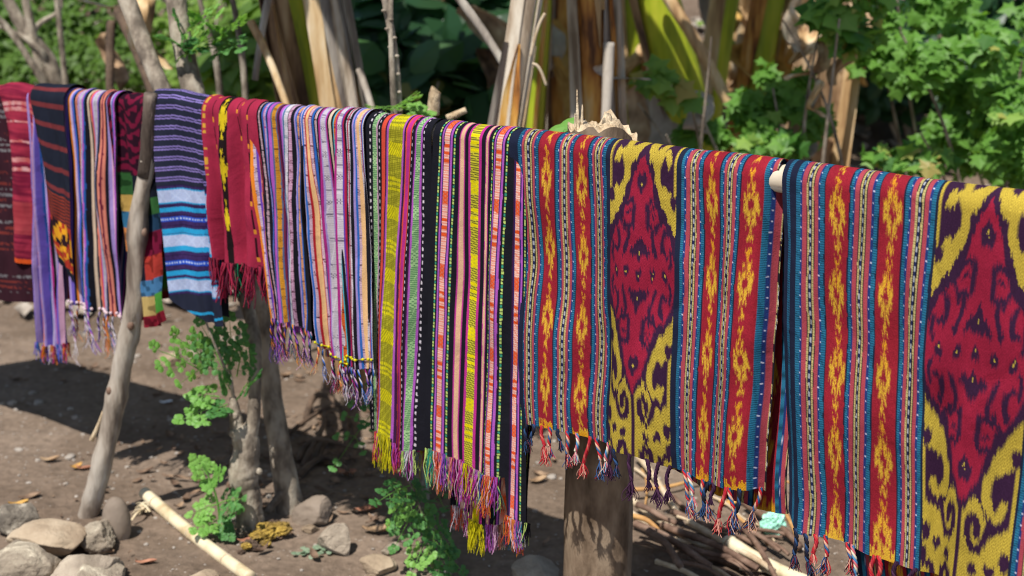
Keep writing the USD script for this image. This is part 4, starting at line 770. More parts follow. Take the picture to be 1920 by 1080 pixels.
for k, (x0, y0, x1, y1, br) in enumerate(((770, 910, 715, 925, 1), (775, 920, 735, 965, 1), (785, 945, 745, 1005, 1), (770, 910, 790, 925, 0), (785, 945, 800, 985, 0), (792, 970, 840, 1010, 0), (798, 1000, 860, 1050, 0), (800, 1010, 775, 1060, 1), (806, 1030, 850, 1075, 0))):
    frond_part(s2_, at(x0, y0, dS2), at(x1, y1, dS2 - .08 + .12 * hsh(k, 8)), .019, matn='leaf_moringa_bright' if br and k % 2 else 'leaf_moringa', seed=k + 130)
lp = thing('small_plant', 'little bright green leaves beside the broken top of the post', 'plant', loc=at(1050, 300, dP + .25))
for k, (x, y) in enumerate(((1040, 240), (1058, 232), (1070, 240), (1062, 228))):
    part(lp, 'leaf', oriented(leaflet, at(x - 15, y + 8, dP + .25)[None], np.array([[1., -.3, .4]]), np.array([[0, -.6, 1.]]), np.array([.05])), M['leaf_moringa_bright'], False)
part(lp, 'stem', tube(spline([at(1062, 240, dP + .25), at(1080, 300, dP + .28), at(1105, 420, dP + .3), at(1115, 900, dP + .3)], 20), .004, 6), M['moringa_bark'])

# ------------------------------------------------------------ rocks, bamboo, brushwood
ico = trimesh.creation.icosphere(4, 1.0)
def rock(name, label, px, py, w, h, matn, seed, cuts=7, rough=.22, depth=.9, flat=0, tilt=0.0, cat='rock'):
    b = ground_at(px, py + h * .42); d = b[1]; sx, sz = w * .5 * d / FPX, h * .55 * d / FPX
    v = ico.vertices.copy(); g = np.random.default_rng(seed)
    for _ in range(cuts):                                     # planed faces
        n_ = g.normal(0, 1, 3); n_ /= np.linalg.norm(n_); k = v @ n_ - g.uniform(.50, .80); v = v - np.maximum(k, 0)[:, None] * n_ * .92
    v = v * (1 + rough * (meshkit.fbm(v * 1.8 + seed * 3.1, 4, seed) - .5) * 2)[:, None]
    v = v + ico.vertices * (.07 * rough / .2) * (meshkit.fbm(v * 7 + seed, 3, seed)[:, None] - .5)
    v = v * np.array([sx, sx * depth, sz]); c, s = math.cos(tilt), math.sin(tilt); v = v @ np.array([[c, 0, -s], [0, 1, 0], [s, 0, c]])
    v = v + np.array([b[0], d + sx * depth * .25, b[2] + sz * .52])
    return single(name, (v, ico.faces), M[matn], label, cat, smooth=40)
rock('rock', 'dark grey block with pale spots holding a curled leaf, leftmost on the left edge', 38, 965, 100, 82, 'rock_spotted', 3, 10, .15)
rock('rock', 'flat brownish boulder lying behind the two front left rocks', 88, 1010, 190, 72, 'rock_brown', 5, 6, .18, .8)
rock('rock', 'white encrusted grey rock in the bottom left corner', 46, 1052, 150, 92, 'rock_lichen', 8, 6, .2)
rock('rock', 'large grey rock at the bottom between the encrusted rock and the pale one', 150, 1066, 170, 90, 'rock_grey', 11, 8, .2)
rock('rock', 'pale grey rock with a round hollow at the bottom, front of the left heap', 192, 1076, 120, 74, 'rock_lichen', 14, 7, .2)
rock('rock', 'small knobbly whitish rock at the foot of the grey prop', 186, 1003, 88, 66, 'rock_lichen', 17, 5, .34)
rock('rock', 'smooth dark egg shaped stone standing behind the foot of the grey prop', 219, 965, 58, 104, 'rock_smooth', 20, 0, .06, .8)
rock('rock', 'squarish grey rock standing on the bare soil below the white and lilac scarf', 630, 1004, 78, 78, 'rock_grey', 23, 9, .12)
rock('rock', 'dark slab leaning beside the foot of the straight leaning tree', 592, 955, 105, 60, 'rock_smooth', 26, 7, .14, .7, tilt=-.35)
rock('rock', 'low brown rock half buried right of the squarish grey rock', 705, 1058, 80, 40, 'rock_brown', 29, 5, .16)
rock('rock', 'grey slab at the bottom edge left of the thick post', 1008, 1076, 120, 80, 'rock_grey', 32, 9, .12, .9, tilt=.25)
rock('rock', 'brown slab at the bottom edge under the pale bamboo pole', 375, 1084, 80, 30, 'rock_brown', 35, 6, .14)
rock('stone', 'reddish flat stone on the shaded soil behind the patchwork cloth', 322, 672, 62, 26, 'rock_brown', 38, 6, .14)
rock('stone', 'small greyish stone beside the reddish flat stone', 362, 668, 32, 28, 'rock_grey', 41, 5, .16)
rock('stone', 'pale flat chip of stone beside the low half buried rock', 734, 1027, 48, 22, 'rock_lichen', 44, 8, .1)
rock('stone', 'tan flat chip of stone left of the squarish grey rock', 582, 990, 44, 16, 'rock_brown', 47, 8, .1)
def bamboo(name, label, a, b, w0, w1, lift0, lift1, nodes, matn='bamboo_pale'):
    A, B = ground_at(*a), ground_at(*b); r0, r1 = w0 * .5 * A[1] / FPX, w1 * .5 * B[1] / FPX
    A = A + [0, 0, r0 + lift0]; B = B + [0, 0, r1 + lift1]
    s = np.linspace(0, 1, 60); path = A + (B - A) * s[:, None]; path[:, 2] -= .01 * np.sin(PI * s); rad = r0 + (r1 - r0) * s
    for n_ in nodes: rad = rad * (1 + .09 * np.exp(-((s - n_) / .006) ** 2) - .05 * np.exp(-((s - n_ - .014) / .006) ** 2))
    t = thing(name, label, 'pole', loc=A); part(t, 'shaft', tube(path, rad, 16, rough=.02), M[matn])
    for n_ in nodes:
        i = int(n_ * 59); part(t, 'node_ring', tube(path[i] + (B - A) / np.linalg.norm(B - A) * np.array([[-.003], [0], [.003]]), [rad[i] * 1.01, rad[i] * 1.05, rad[i] * 1.01], 16), M['twig_pale'])
    e = A - (B - A) / np.linalg.norm(B - A) * .004
    part(t, 'cut_end', tube([A + (B - A) * .002, e], [r0 * .86, r0 * .8], 14), M['white_pith']); return t
bamboo('bamboo_pole', 'pale bamboo pole lying on the soil, its tip beside the egg shaped stone', (272, 946), (470, 1092), 24, 27, .02, -.004, (.12, .48, .8))
bamboo('bamboo_pole', 'thick pale bamboo cane at the bottom right under the ikat cloths', (1362, 1040), (1520, 1108), 30, 30, .02, .0, (.05, .5))
tuft = thing('straw_tuft', 'tuft of split dry straw at the tip of the lying bamboo pole', 'straw', loc=ground_at(268, 968))
for k in range(9):
    a_ = ground_at(285 - rng.uniform(0, 10), 965 + rng.uniform(-6, 8)) + [0, 0, .02]; b_ = ground_at(250 + rng.uniform(-6, 14), 966 + rng.uniform(-12, 26)) + [0, 0, rng.uniform(.004, .03)]
    part(tuft, 'straw', tube(spline([a_, (a_ + b_) / 2 + [0, 0, .012], b_], 8), [.004] * 8, 5, squash=.35), M['bamboo_pale'])
GS = 'cut sticks of the brushwood heap beside the thick post'
CN = {'twig_dark': 'dark brown', 'twig_pale': 'pale peeled', 'twig_orange': 'orange brown', 'dry_leaf': 'brown', 'dry_leaf_grey': 'greyish', 'litter_orange': 'orange', 'banana_tan': 'tan', 'banana_orange': 'rust coloured', 'banana_brown': 'dark brown'}
def stick(a, b, w, matn, lift, label=None, group=None, bow=.01):
    label = label or CN[matn] + ' cut stick lying in the brushwood heap beside the thick post'; group = group or CN[matn] + ' sticks of the brushwood heap'
    A, B = ground_at(*a), ground_at(*b); r = w * .5 * A[1] / FPX
    A, B = A + [0, 0, r + lift], B + [0, 0, r + lift * .6]; s = np.linspace(0, 1, 14)
    path = A + (B - A) * s[:, None] + np.stack([bow * np.sin(PI * s), 0 * s, .4 * bow * np.sin(2 * PI * s + w)], 1)
    single('cut_stick', tube(path, np.linspace(r, r * .75, 14), 8, rough=.2, seed=int(a[0] + a[1])), M[matn], label, 'stick', group)
sg = np.random.default_rng(5)
for k, (a, b, w, m_, l_) in enumerate([((1186, 965), (1290, 1035), 15, 'twig_pale', .03), ((1180, 1000), (1260, 1040), 14, 'twig_pale', .05), ((1192, 870), (1275, 985), 13, 'twig_pale', .02), ((1190, 940), (1330, 912), 9, 'twig_orange', .03), ((1240, 1020), (1420, 1090), 17, 'twig_dark', .05), ((1190, 1025), (1330, 1090), 18, 'twig_dark', .06), ((1260, 985), (1390, 1040), 14, 'twig_dark', .03), ((1215, 1045), (1275, 1095), 18, 'twig_dark', .07), ((1185, 1020), (1240, 1032), 12, 'twig_orange', .08), ((1290, 1010), (1450, 1095), 15, 'twig_pale', .04), ((1395, 960), (1500, 1040), 16, 'twig_dark', .02), ((1380, 985), (1440, 1035), 8, 'twig_orange', .02)]):
    stick(a, b, w, m_, l_)
for k in range(26):
    x, y = sg.uniform(1180, 1400), sg.uniform(985, 1085); L_len = sg.uniform(60, 150); an = sg.normal(.45, .25)
    stick((x, y), (x + L_len * math.cos(an), y + L_len * math.sin(an)), sg.uniform(6, 14), ['twig_dark', 'twig_dark', 'twig_dark', 'twig_dark', 'twig_dark', 'twig_pale', 'twig_orange'][sg.integers(7)], sg.uniform(.0, .06))
for k in range(9):
    x, y = sg.uniform(1190, 1480), sg.uniform(880, 985); L_len = sg.uniform(50, 120); an = sg.normal(.4, .5)
    stick((x, y), (x + L_len * math.cos(an), y + L_len * math.sin(an)), sg.uniform(4, 9), ['twig_dark', 'twig_pale', 'twig_orange'][k % 3], .005, 'loose ' + CN[['twig_dark', 'twig_pale', 'twig_orange'][k % 3]] + ' stick on the soil behind the brushwood heap', 'loose ' + CN[['twig_dark', 'twig_pale', 'twig_orange'][k % 3]] + ' sticks behind the heap')
# crumpled mint plastic
b = ground_at(1452, 1012); v = ico.vertices * np.array([1, .6, 1.0]); v = v * (1 + .9 * (meshkit.fbm(v * 2.6, 4, 12) - .5))[:, None]; v = v + .16 * (meshkit.noise(v * 9, 3)[:, None] - .5)
single('plastic_scrap', (v * np.array([.036, .04, .040]) + b + [0, .02, .035], ico.faces), M['mint_plastic'], 'crumpled mint green plastic scrap on the soil between the two ikat cloths', 'plastic', smooth=20)
# withered yellow flower heads
fl_ = thing('withered_flowers', 'heap of withered yellow flower heads at the foot of the knobbly tree', 'flowers', loc=ground_at(490, 1015))
for k, (x, y, w) in enumerate(((470, 1020, 20), (485, 1012, 26), (500, 1000, 24), (512, 990, 26), (526, 995, 24), (532, 1005, 22), (480, 1028, 18), (497, 1022, 16), (462, 1030, 16), (452, 1034, 12), (506, 1010, 22))):
    c_ = ground_at(x, y + 5); s_r = w * .5 * c_[1] / FPX; v = ico.vertices * (1 + 1.5 * (meshkit.fbm(ico.vertices * 3 + k, 4, k) - .5))[:, None] + .5 * (meshkit.noise(ico.vertices * 8 + k, k)[:, None] - .5)
    part(fl_, 'flower_head', (v[:] * s_r * np.array([1.1 + .4 * hsh(k), .8, .75]) + c_ + [0, 0, s_r * (.8 + (k % 3) * .4)], ico.faces), M['withered_yellow'] if k % 3 else M['root_brown'])
# tangled root
rt = thing('dead_root', 'tangle of dark dead roots on the shaded soil behind the fringes', 'root', loc=ground_at(610, 830))
for k, pl in enumerate((((566, 860), (590, 800), (625, 790), (650, 840), (665, 870)), ((575, 790), (600, 765), (640, 790), (662, 830)), ((560, 870), (600, 850), (640, 860), (690, 850)), ((570, 880), (600, 840), (610, 800), (590, 775)), ((600, 870), (640, 820), (680, 800)), ((560, 900), (610, 872), (660, 900)))):
    P = np.array([ground_at(x, y) + [0, 0, .012 + .045 * math.sin(PI * i / (len(pl) - 1)) * (1 if k < 4 else .3)] for i, (x, y) in enumerate(pl)])
    part(rt, 'root', tube(spline(P, 24), np.linspace(.013, .005, 24) * (1 if k % 2 else .8), 8, rough=.25, seed=k), M['root_brown'])
# dry leaves, pebbles and litter
def dryleaf(p, L, yaw, curl, wid=.42, tilt=0.0, fold=.35):
    nu_, nv_ = 9, 5; s = np.linspace(0, 1, nu_)[None, :]; u = np.linspace(-1, 1, nv_)[:, None]
    w = wid * L * np.sin(PI * np.clip(s * .96 + .02, 0, 1)) ** .8 * .5
    x = s * L * (1 - .15 * abs(curl)) + 0 * u; y = u * w * math.cos(fold); z = np.abs(u) * w * math.sin(fold) + curl * L * .35 * (2 * s - 1) ** 2 + .04 * L * np.sin(6 * s + 3 * u)
    x, y, z = (np.broadcast_to(q, (nv_, nu_)) for q in (x, y, z)); c, s_ = math.cos(yaw), math.sin(yaw)
    v = np.stack([c * (x - L / 2) - s_ * y, s_ * (x - L / 2) + c * y, z + tilt * (x - L / 2)], -1).reshape(-1, 3); v[:, 2] -= v[:, 2].min()
    return v + p, grid_faces(nu_, nv_)
def litter(label, px, py, w, matn, yaw, curl=.5, wid=.5, fold=.5, lift=.004):
    p = ground_at(px, py); single('dry_leaf', dryleaf(p + [0, 0, lift], w * p[1] / FPX, yaw, curl, wid, 0, fold), M[matn], label, 'dry leaf')
litter('curled orange brown leaf lying against the dark spotted rock', 42, 985, 46, 'litter_orange', .3, 1.1, .8, .9, .05)
litter('tan leaf on the bare soil left of the grey prop', 96, 866, 40, 'dry_leaf', .2, .6)
litter('small orange leaf on the bare soil left of the grey prop', 145, 880, 30, 'litter_orange', .7, .9, .7)
litter('pinkish leaf beside the small orange leaf', 158, 882, 36, 'litter_red', -.2, .5)
litter('red leaf on the soil near the bottom, right of the left rock heap', 275, 1058, 44, 'litter_red', .15, .3, .4)
litter('reddish leaf in the shade behind the squarish grey rock', 650, 892, 56, 'litter_red', -.4, .6)
litter('brown leaf right of the squarish grey rock', 712, 1000, 70, 'dry_leaf', .1, .5)
litter('brown leaf lying in shade above the squarish rock', 690, 960, 60, 'litter_red', .3, .3)
litter('pink brown leaf at the foot of the knobbly tree', 462, 1018, 36, 'litter_red', .3, .6)
litter('tan leaf on the soil behind the mint plastic scrap', 1370, 950, 52, 'litter_orange', .2, .6)
litter('pale brown leaf on the soil left of the post', 1010, 905, 44, 'dry_leaf', .5, .5)
pb_p, pb_l = [], []
oc = trimesh.creation.icosphere(1, 1.0); og = np.random.default_rng(12)
for k in range(4200):
    x, y = og.uniform(-3.2, 2.2), og.uniform(2.6, 6.4); s_ = og.choice([.0025, .004, .007, .014], p=[.46, .36, .14, .04]) * og.uniform(.7, 1.4)
    v = oc.vertices * (1 + .4 * (og.random(len(oc.vertices)) - .5))[:, None] * np.array([1, og.uniform(.7, 1.2), og.uniform(.4, .8)]) * s_
    pb_p.append((v + [x, y, float(G(x, y)) + s_ * .2], oc.faces))
single('pebbles', join(pb_p), M['pebble'], 'small pebbles strewn over the bare soil', 'pebbles', kind='stuff')
for k in range(1500):
    x, y = og.uniform(-3.2, 2.6), og.uniform(3.0, 6.6)
    if meshkit.noise(np.array([x * 1.6, y * 1.6, 2.0]), 3) < .55: continue
    pb_l.append(dryleaf(np.array([x, y, float(G(x, y)) + .003]), og.choice([.012, .022, .04, .06], p=[.4, .3, .2, .1]) * og.uniform(.8, 1.3), og.uniform(0, 6.3), og.uniform(.1, .7), og.uniform(.25, .6), 0, og.uniform(.1, .6)))
c0 = ground_at(640, 850)
for k in range(300):
    x, y = c0[0] + og.normal(0, .34), c0[1] + og.normal(0, .34)
    pb_l.append(dryleaf(np.array([x, y, float(G(x, y)) + .003 + .012 * og.random()]), og.uniform(.015, .06), og.uniform(0, 6.3), og.uniform(.1, .9), og.uniform(.2, .6), og.uniform(-.3, .3), og.uniform(.1, .6)))
single('leaf_litter', join(pb_l), M['litter_dark'], 'scattered bits of dry leaf over the bare soil', 'leaf litter', kind='stuff')
pb_b = []
for k in range(2600):
    x, y = og.uniform(-6, 6), og.uniform(6.2, 12.5)
    pb_b.append(dryleaf(np.array([x, y, float(G(x, y)) + .01]), og.uniform(.08, .28), og.uniform(0, 6.3), og.uniform(.1, .7), og.uniform(.25, .6), og.uniform(-.3, .3), og.uniform(.1, .6)))
single('leaf_litter', join(pb_b), M['dry_leaf_grey'], 'deep dry leaf litter on the rising ground under the banana plants', 'leaf litter', kind='stuff')
single('paper_scrap', dryleaf(ground_at(312, 757) + [0, 0, .005], .05, .1, .3, .6, 0, .2), M['pale_scrap'], 'small white scrap on the shaded soil left of the knobbly tree', 'paper')
# grey green creeping weed
wd_ = thing('weed', 'low grey green weed creeping in front of the squarish grey rock', 'plant', loc=ground_at(590, 1035))
for k in range(34):
    f_ = k / 33; x, y = 560 + 70 * f_ + rng.normal(0, 6), 1044 - 18 * f_ + rng.normal(0, 5); p = ground_at(x, y) + [0, 0, .012 * rng.random() + .004]
    part(wd_, 'leaf', oriented(leaflet, p[None], rng.normal(0, 1, (1, 3)) * [1, 1, .3], np.array([[0, -.3, 1.]]), np.array([.018])), M['leaf_sage'], False)

# ------------------------------------------------------------ banana grove
def sheath(path, rad, a0, da, s0, s1, off, seed, taper=True):
    """a strip of leaf sheath wrapped round part of a stem, ragged at its end"""
    n, m = 22, 9; g = np.random.default_rng(seed)
    s = np.linspace(s0, s1, n); idx = s * (len(path) - 1)
    c = np.stack([np.interp(idx, np.arange(len(path)), path[:, k]) for k in range(3)], 1); r = np.interp(idx, np.arange(len(path)), rad) * (1.0 + off)
    tan = np.gradient(c, axis=0); tan /= np.linalg.norm(tan, axis=1, keepdims=True); tan = tan * np.sign(tan[:, 2:3])
    a = np.cross(tan, [0, 1, 0]); a /= np.linalg.norm(a, axis=1, keepdims=True); b = np.cross(tan, a)
    u = np.linspace(-.5, .5, m); w = np.ones(n)
    x_ = np.linspace(0, 1, n)
    if taper: w = np.clip(np.minimum(1, np.minimum((1 - x_) * 3, (x_ * 3 + .1 if abs(s0 - s1) < .7 else 9)) + .06) * (1 + .25 * g.normal(0, 1, n).cumsum() / 5), .1, 1.3)
    th = a0 + da * u[None, :] * w[:, None] + .15 * np.sin(s * 9 + seed)[:, None]
    lift = 1 + off * 3 * (np.abs(u)[None, :] * 2) ** 3 * g.uniform(.3, 1.2) + .05 * meshkit.noise(np.stack(np.broadcast_arrays(u[None] * 5, s[:, None] * 14, 0 * s[:, None] + seed), -1), seed)
    v = c[:, None] + (r[:, None] * lift)[..., None] * (np.cos(th)[..., None] * a[:, None] + np.sin(th)[..., None] * b[:, None])
    return v.reshape(-1, 3), grid_faces(m, n)
def blade(p0, dir_, L, W_, droop, seed, roll=0.0):
    """a banana leaf: arching midrib with two wings, split here and there"""
    g = np.random.default_rng(seed); n, m = 26, 8; s = np.linspace(0, 1, n); dir_ = np.asarray(dir_, float); dir_ /= np.linalg.norm(dir_)
    mid = p0 + dir_ * L * s[:, None] + np.array([0, 0, -1]) * droop * L * (s ** 2)[:, None]
    tan = np.gradient(mid, axis=0); tan /= np.linalg.norm(tan, axis=1, keepdims=True); sd = np.cross(tan, [0, 0, 1]); sd /= np.linalg.norm(sd, axis=1, keepdims=True); up = np.cross(sd, tan)
    w = W_ * np.clip(np.sin(PI * (s * .93 + .06)), 0, 1) ** .55; w[:3] *= [.05, .3, .8]
    parts_ = []
    for sg in (-1, 1):
        u = np.linspace(0, 1, m); k = (meshkit.noise(np.stack([s * 13, 0 * s + sg * 3, 0 * s + seed], -1), seed) > .72)
        ww = w * np.where(k, .35, 1.0) * (1 + .05 * g.normal(0, 1, n))
        v = mid[:, None] + sg * sd[:, None] * (u[None, :] * ww[:, None])[..., None] + up[:, None] * ((.35 * u - .75 * u ** 2)[None, :] * ww[:, None] + .02 * np.sin(s * 40)[:, None] * u[None])[..., None]
        parts_.append((v.reshape(-1, 3), grid_faces(m, n)))
    return join(parts_), tube(mid, np.linspace(.022, .006, n), 6)
def banana(label, px, d, w, matn, strips, leaves=0, zt=2.7, seed=0, sub='stem'):
    """px: two photo points on the stem's axis, top and lower; the stem runs on down to the ground and up out of view"""
    A, B = at(px[0][0], px[0][1], d), at(px[1][0], px[1][1], d); dr = (A - B) / (A[2] - B[2]); g = np.random.default_rng(seed + 100)
    zg = float(G(B[0] + dr[0] * (0 - B[2]), d)) - .05; bot, top = B + dr * (zg - B[2]), B + dr * (zt - B[2])
    n = 40; s = np.linspace(0, 1, n)[:, None]; path = bot + (top - bot) * s + np.stack([.02 * np.sin(s[:, 0] * 5 + seed), .02 * np.cos(s[:, 0] * 4 + seed), 0 * s[:, 0]], 1)
    r = w * .5 * d / FPX; rad = r * np.linspace(1.18, .82, n)
    t = thing('banana_plant', label, 'banana plant', loc=bot)
    part(t, 'stem', tube(path, rad, 16, rough=.10, seed=seed), M[matn])
    for k, (a0, da, s0, s1, m_, off) in enumerate(strips):
        part(t, 'sheath', sheath(path, rad, math.radians(a0), math.radians(da), s0, s1, off, seed * 10 + k), M[m_])
    for k in range(0 if matn in ('banana_green', 'banana_pale', 'banana_tan') else 3):   # torn fibres and narrow strips of old sheath
        m_ = ['banana_tan', 'banana_pale', 'dry_leaf', 'banana_brown', 'banana_grey', 'dry_leaf_grey', 'banana_orange'][(k + seed) % 7]; s0 = g.uniform(.55, .98)
        part(t, 'sheath_strip', sheath(path, rad, math.radians(g.uniform(15, 165)), math.radians(g.uniform(9, 26)), s0, s0 - g.uniform(.15, .5), g.uniform(.07, .22), seed * 31 + k), M[m_])
    for k in range(leaves):
        an = seed * 1.7 + k * 2 * PI / leaves + g.uniform(-.3, .3); dv = np.array([math.cos(an), math.sin(an), g.uniform(.5, 1.1)])
        bl, rib = blade(path[-1] - [0, 0, .1], dv, g.uniform(1.3, 1.8), g.uniform(.2, .3), g.uniform(.45, .8), seed * 7 + k)
        p = part(t, 'leaf', bl, M['leaf_banana'], True); part(p, 'midrib', rib, M['banana_green'])
    return t, path, rad
BA = 0
banana('brown banana stem with a bright green streak, left of the pale tan one', [(543, 0), (572, 200)], 5.25, 84, 'banana_brown', [(118, 40, .98, .02, 'banana_green', .10), (50, 50, .9, .1, 'banana_brown', .04), (80, 20, .55, .05, 'banana_tan', .05), (20, 50, .8, .2, 'banana_brown', .07)], 5, seed=1)
banana('broad tan and grey banana stem beside the green streaked one', [(616, 0), (652, 205)], 5.0, 72, 'banana_tan', [(128, 80, .98, .3, 'banana_grey', .04), (60, 50, .72, .05, 'banana_tan', .05), (118, 34, .70, .05, 'banana_pale', .06), (165, 50, .95, .1, 'banana_grey', .09)], 5, seed=2)
banana('slim pale shredded banana stem, centre of the background', [(984, 0), (958, 240)], 4.6, 46, 'banana_pale', [(60, 60, .9, .15, 'banana_pale', .08), (100, 56, .60, .36, 'banana_orange', .09), (150, 22, .99, .1, 'banana_pale', .24), (40, 30, .6, .05, 'banana_grey', .14), (150, 24, .6, .02, 'banana_tan', .2)], 0, 2.3, seed=3)
banana('slim green banana stem just right of the pale shredded one', [(1014, 0), (1006, 240)], 5.2, 34, 'banana_green', [(95, 30, .95, .05, 'banana_orange', .06), (165, 50, .9, .1, 'banana_brown', .05)], 3, seed=4)
banana('thick orange brown banana stem behind the broken post top', [(1096, 0), (1110, 230)], 5.0, 74, 'banana_orange', [(30, 60, .95, .1, 'banana_pale', .07), (150, 60, .70, .15, 'banana_grey', .10), (165, 30, .62, .05, 'banana_pale', .16), (100, 40, .95, .5, 'banana_tan', .03)], 2, seed=5)
banana('olive brown banana stem in shade right of the orange brown one', [(1176, 0), (1178, 200)], 6.4, 62, 'banana_brown', [(70, 60, .95, .1, 'banana_green', .05), (125, 40, .9, .1, 'banana_orange', .06)], 2, seed=6)
banana('yellow green banana stem leaning right behind the brown stalk', [(1234, 0), (1276, 190)], 5.9, 88, 'banana_green', [(25, 40, .95, .1, 'banana_brown', .04)], 1, seed=7)
banana('tan and green banana stem under the leaning dry stalk', [(1366, 0), (1336, 160)], 6.2, 50, 'banana_tan', [(118, 64, .98, .1, 'banana_green', .05), (50, 40, .98, .2, 'banana_tan', .06)], 2, seed=8)
banana('olive banana stem at the left of the hanging dry leaves', [(1448, 0), (1426, 130)], 6.4, 58, 'banana_green', [(40, 50, .95, .1, 'banana_orange', .05), (165, 40, .95, .1, 'banana_brown', .05)], 0, seed=9)
banana('dark brown banana stem in the shade behind the pale shredded one', [(1052, 0), (1056, 230)], 6.6, 46, 'banana_brown', [(90, 60, .95, .1, 'banana_orange', .05)], 0, seed=10)
banana('dim brown banana stem behind the thin twin stemmed sapling', [(815, 0), (826, 200)], 7.2, 60, 'banana_brown', [(90, 60, .95, .1, 'banana_brown', .05), (120, 30, .9, .4, 'banana_orange', .06)], 2, seed=11)
banana('dim banana stem far right wrapped in dry leaves and vines', [(1540, 0), (1510, 260)], 5.9, 80, 'banana_brown', [(50, 70, .95, .1, 'dry_leaf', .06), (120, 60, .95, .1, 'dry_leaf', .06)], 0, seed=12)
banana('dim brown banana stem at the back, above the black scarf', [(900, 0), (890, 220)], 7.4, 54, 'banana_brown', [(90, 80, .95, .1, 'dry_leaf', .06)], 2, seed=13)
# dry stalks and hanging dead leaves
def stalk(label, a, b, d0, d1, w, matn, cat='stalk', bow=.02, name='dry_stalk'):
    A, B = at(a[0], a[1], d0), at(b[0], b[1], d1); s = np.linspace(0, 1, 20); path = A + (B - A) * s[:, None]; path[:, 2] += bow * np.sin(PI * s)
    return single(name, tube(path, np.linspace(1, .85, 20) * w * .5 * d0 / FPX, 10, rough=.12, seed=int(a[0])), M[matn], label, cat)
stalk('straight tan dry stalk leaning across the green banana stem', (1236, -30), (1380, 220), 5.7, 5.6, 24, 'banana_tan')
stalk('thin grey pole leaning left of the pale shredded stem', (840, -30), (985, 190), 4.8, 4.7, 17, 'banana_grey')
stalk('thin brown stalk against the left side of the brown banana stem', (470, 40), (540, 205), 4.9, 4.8, 15, 'banana_tan')
stalk('thin grey stalk left of the brown banana stem', (505, -10), (478, 150), 5.0, 5.0, 14, 'banana_grey')
stalk('grey stick standing right of the orange brown banana stem', (1142, 80), (1136, 240), 4.75, 4.7, 22, 'weathered_wood', bow=0)
stalk('thin pale twig crossing right of the pale shredded stem', (1022, 25), (995, 105), 4.5, 4.5, 6, 'twig_pale', 'twig')
stalk('forked pale twig hanging beside the slim green stem', (998, 120), (1024, 160), 4.5, 4.5, 6, 'twig_pale', 'twig')
stalk('short cut stub of tan wood sticking up behind the olive ribboned scarf', (812, 215), (818, 168), 4.2, 4.2, 24, 'splintered_wood', 'stub')
stalk('pale cut chip of wood lying behind the olive ribboned scarf', (838, 222), (874, 206), 4.1, 4.1, 14, 'splintered_wood', 'stub', bow=0)
stalk('grey dry stalk leaning low right of the tan banana stem', (674, 130), (708, 235), 4.9, 4.8, 14, 'weathered_wood', bow=0)
def hang(label, top, bot, d, w, matn, seed, cat='dead leaf', curl=1.0, group=None):
    g = np.random.default_rng(seed); n, m = 26, 7; A, B = at(top[0], top[1], d), at(bot[0], bot[1], d - .05); s = np.linspace(0, 1, n)
    mid = A + (B - A) * s[:, None] + np.stack([.05 * np.sin(s * 4 + seed), .06 * np.cos(s * 5 + seed), .02 * np.sin(s * 7)], 1) * np.sin(PI * s)[:, None]
    wd2 = w * .5 * d / FPX * (np.clip(np.sin(PI * (s * .85 + .12)), .05, 1)) * (1 + .25 * meshkit.noise(np.stack([s * 9, 0 * s, 0 * s + seed], -1), seed))
    an = seed + 2.2 * s * curl; sdv = np.stack([np.cos(an * .5), np.sin(an * .5), .2 * np.sin(an)], 1); nn = np.stack([-np.sin(an * .5), np.cos(an * .5), 0 * an], 1)
    u = np.linspace(-1, 1, m)
    v = mid[:, None] + sdv[:, None] * (u[None] * wd2[:, None])[..., None] + nn[:, None] * ((u[None] ** 2) * wd2[:, None] * .8 + .012 * np.sin(9 * u[None] + 5 * s[:, None]))[..., None]
    single('dead_leaf', (v.reshape(-1, 3), grid_faces(m, n)), M[matn], label, cat, group)
hang('wide grey folded dead leaf right of the orange brown banana stem', (1140, 118), (1215, 150), 5.0, 90, 'dry_leaf_grey', 3, curl=.3)
hang('tan strip of dead leaf hanging at the top, left of the vine bush', (1520, -20), (1480, 120), 5.5, 40, 'banana_tan', 5)
hang('long tan strip of dead leaf slanting towards the vine bush', (1550, 70), (1472, 150), 5.4, 28, 'banana_tan', 6)
hang('brown dead leaf hanging in the dark gap of the vine bush', (1590, -10), (1560, 160), 5.5, 56, 'dry_leaf', 7)
hang('narrow brown dead leaf pointing down at the vine bush', (1515, 140), (1545, 220), 5.3, 22, 'banana_tan', 8)
hang('pale brown dead leaf beside the tan hanging strip', (1500, -20), (1495, 110), 5.6, 44, 'banana_pale', 9)
hang('dull brown dead leaf hanging low behind the ikat cloth edge', (1520, 170), (1500, 310), 5.5, 50, 'dry_leaf_grey', 10)
hang('broad grey brown dead leaf behind the yellow green stem', (1255, 150), (1235, 300), 5.8, 90, 'dry_leaf_grey', 11)
hang('brown dead leaf low between the vine bush and the post', (1205, 160), (1200, 300), 5.9, 70, 'dry_leaf', 12)
hang('crumpled tan dead leaf at the left end of the vine bush', (1290, 170), (1330, 250), 5.5, 60, 'dry_leaf_grey', 13)
hang('tan curled dead leaf hanging behind the leafy moringa shoot', (262, -30), (318, 130), 5.4, 60, 'banana_tan', 14)
hang('long tan dead leaf left of the curled one', (270, -20), (300, 120), 5.6, 40, 'litter_orange', 15)
hang('brown dead leaf stretched across the top left', (100, -4), (290, 12), 5.6, 44, 'banana_tan', 16, curl=.2)
hang('dull brown dead leaf hanging behind the grey leaning limb', (200, 60), (226, 170), 5.8, 36, 'dry_leaf', 17)
hang('brown rolled dead leaf in shade above the black scarf', (880, 10), (940, 110), 6.3, 70, 'dry_leaf', 18)
hang('shaded brown dead leaf left of the pale shredded stem', (905, 90), (918, 230), 6.4, 60, 'banana_brown', 19)
hg = np.random.default_rng(31)
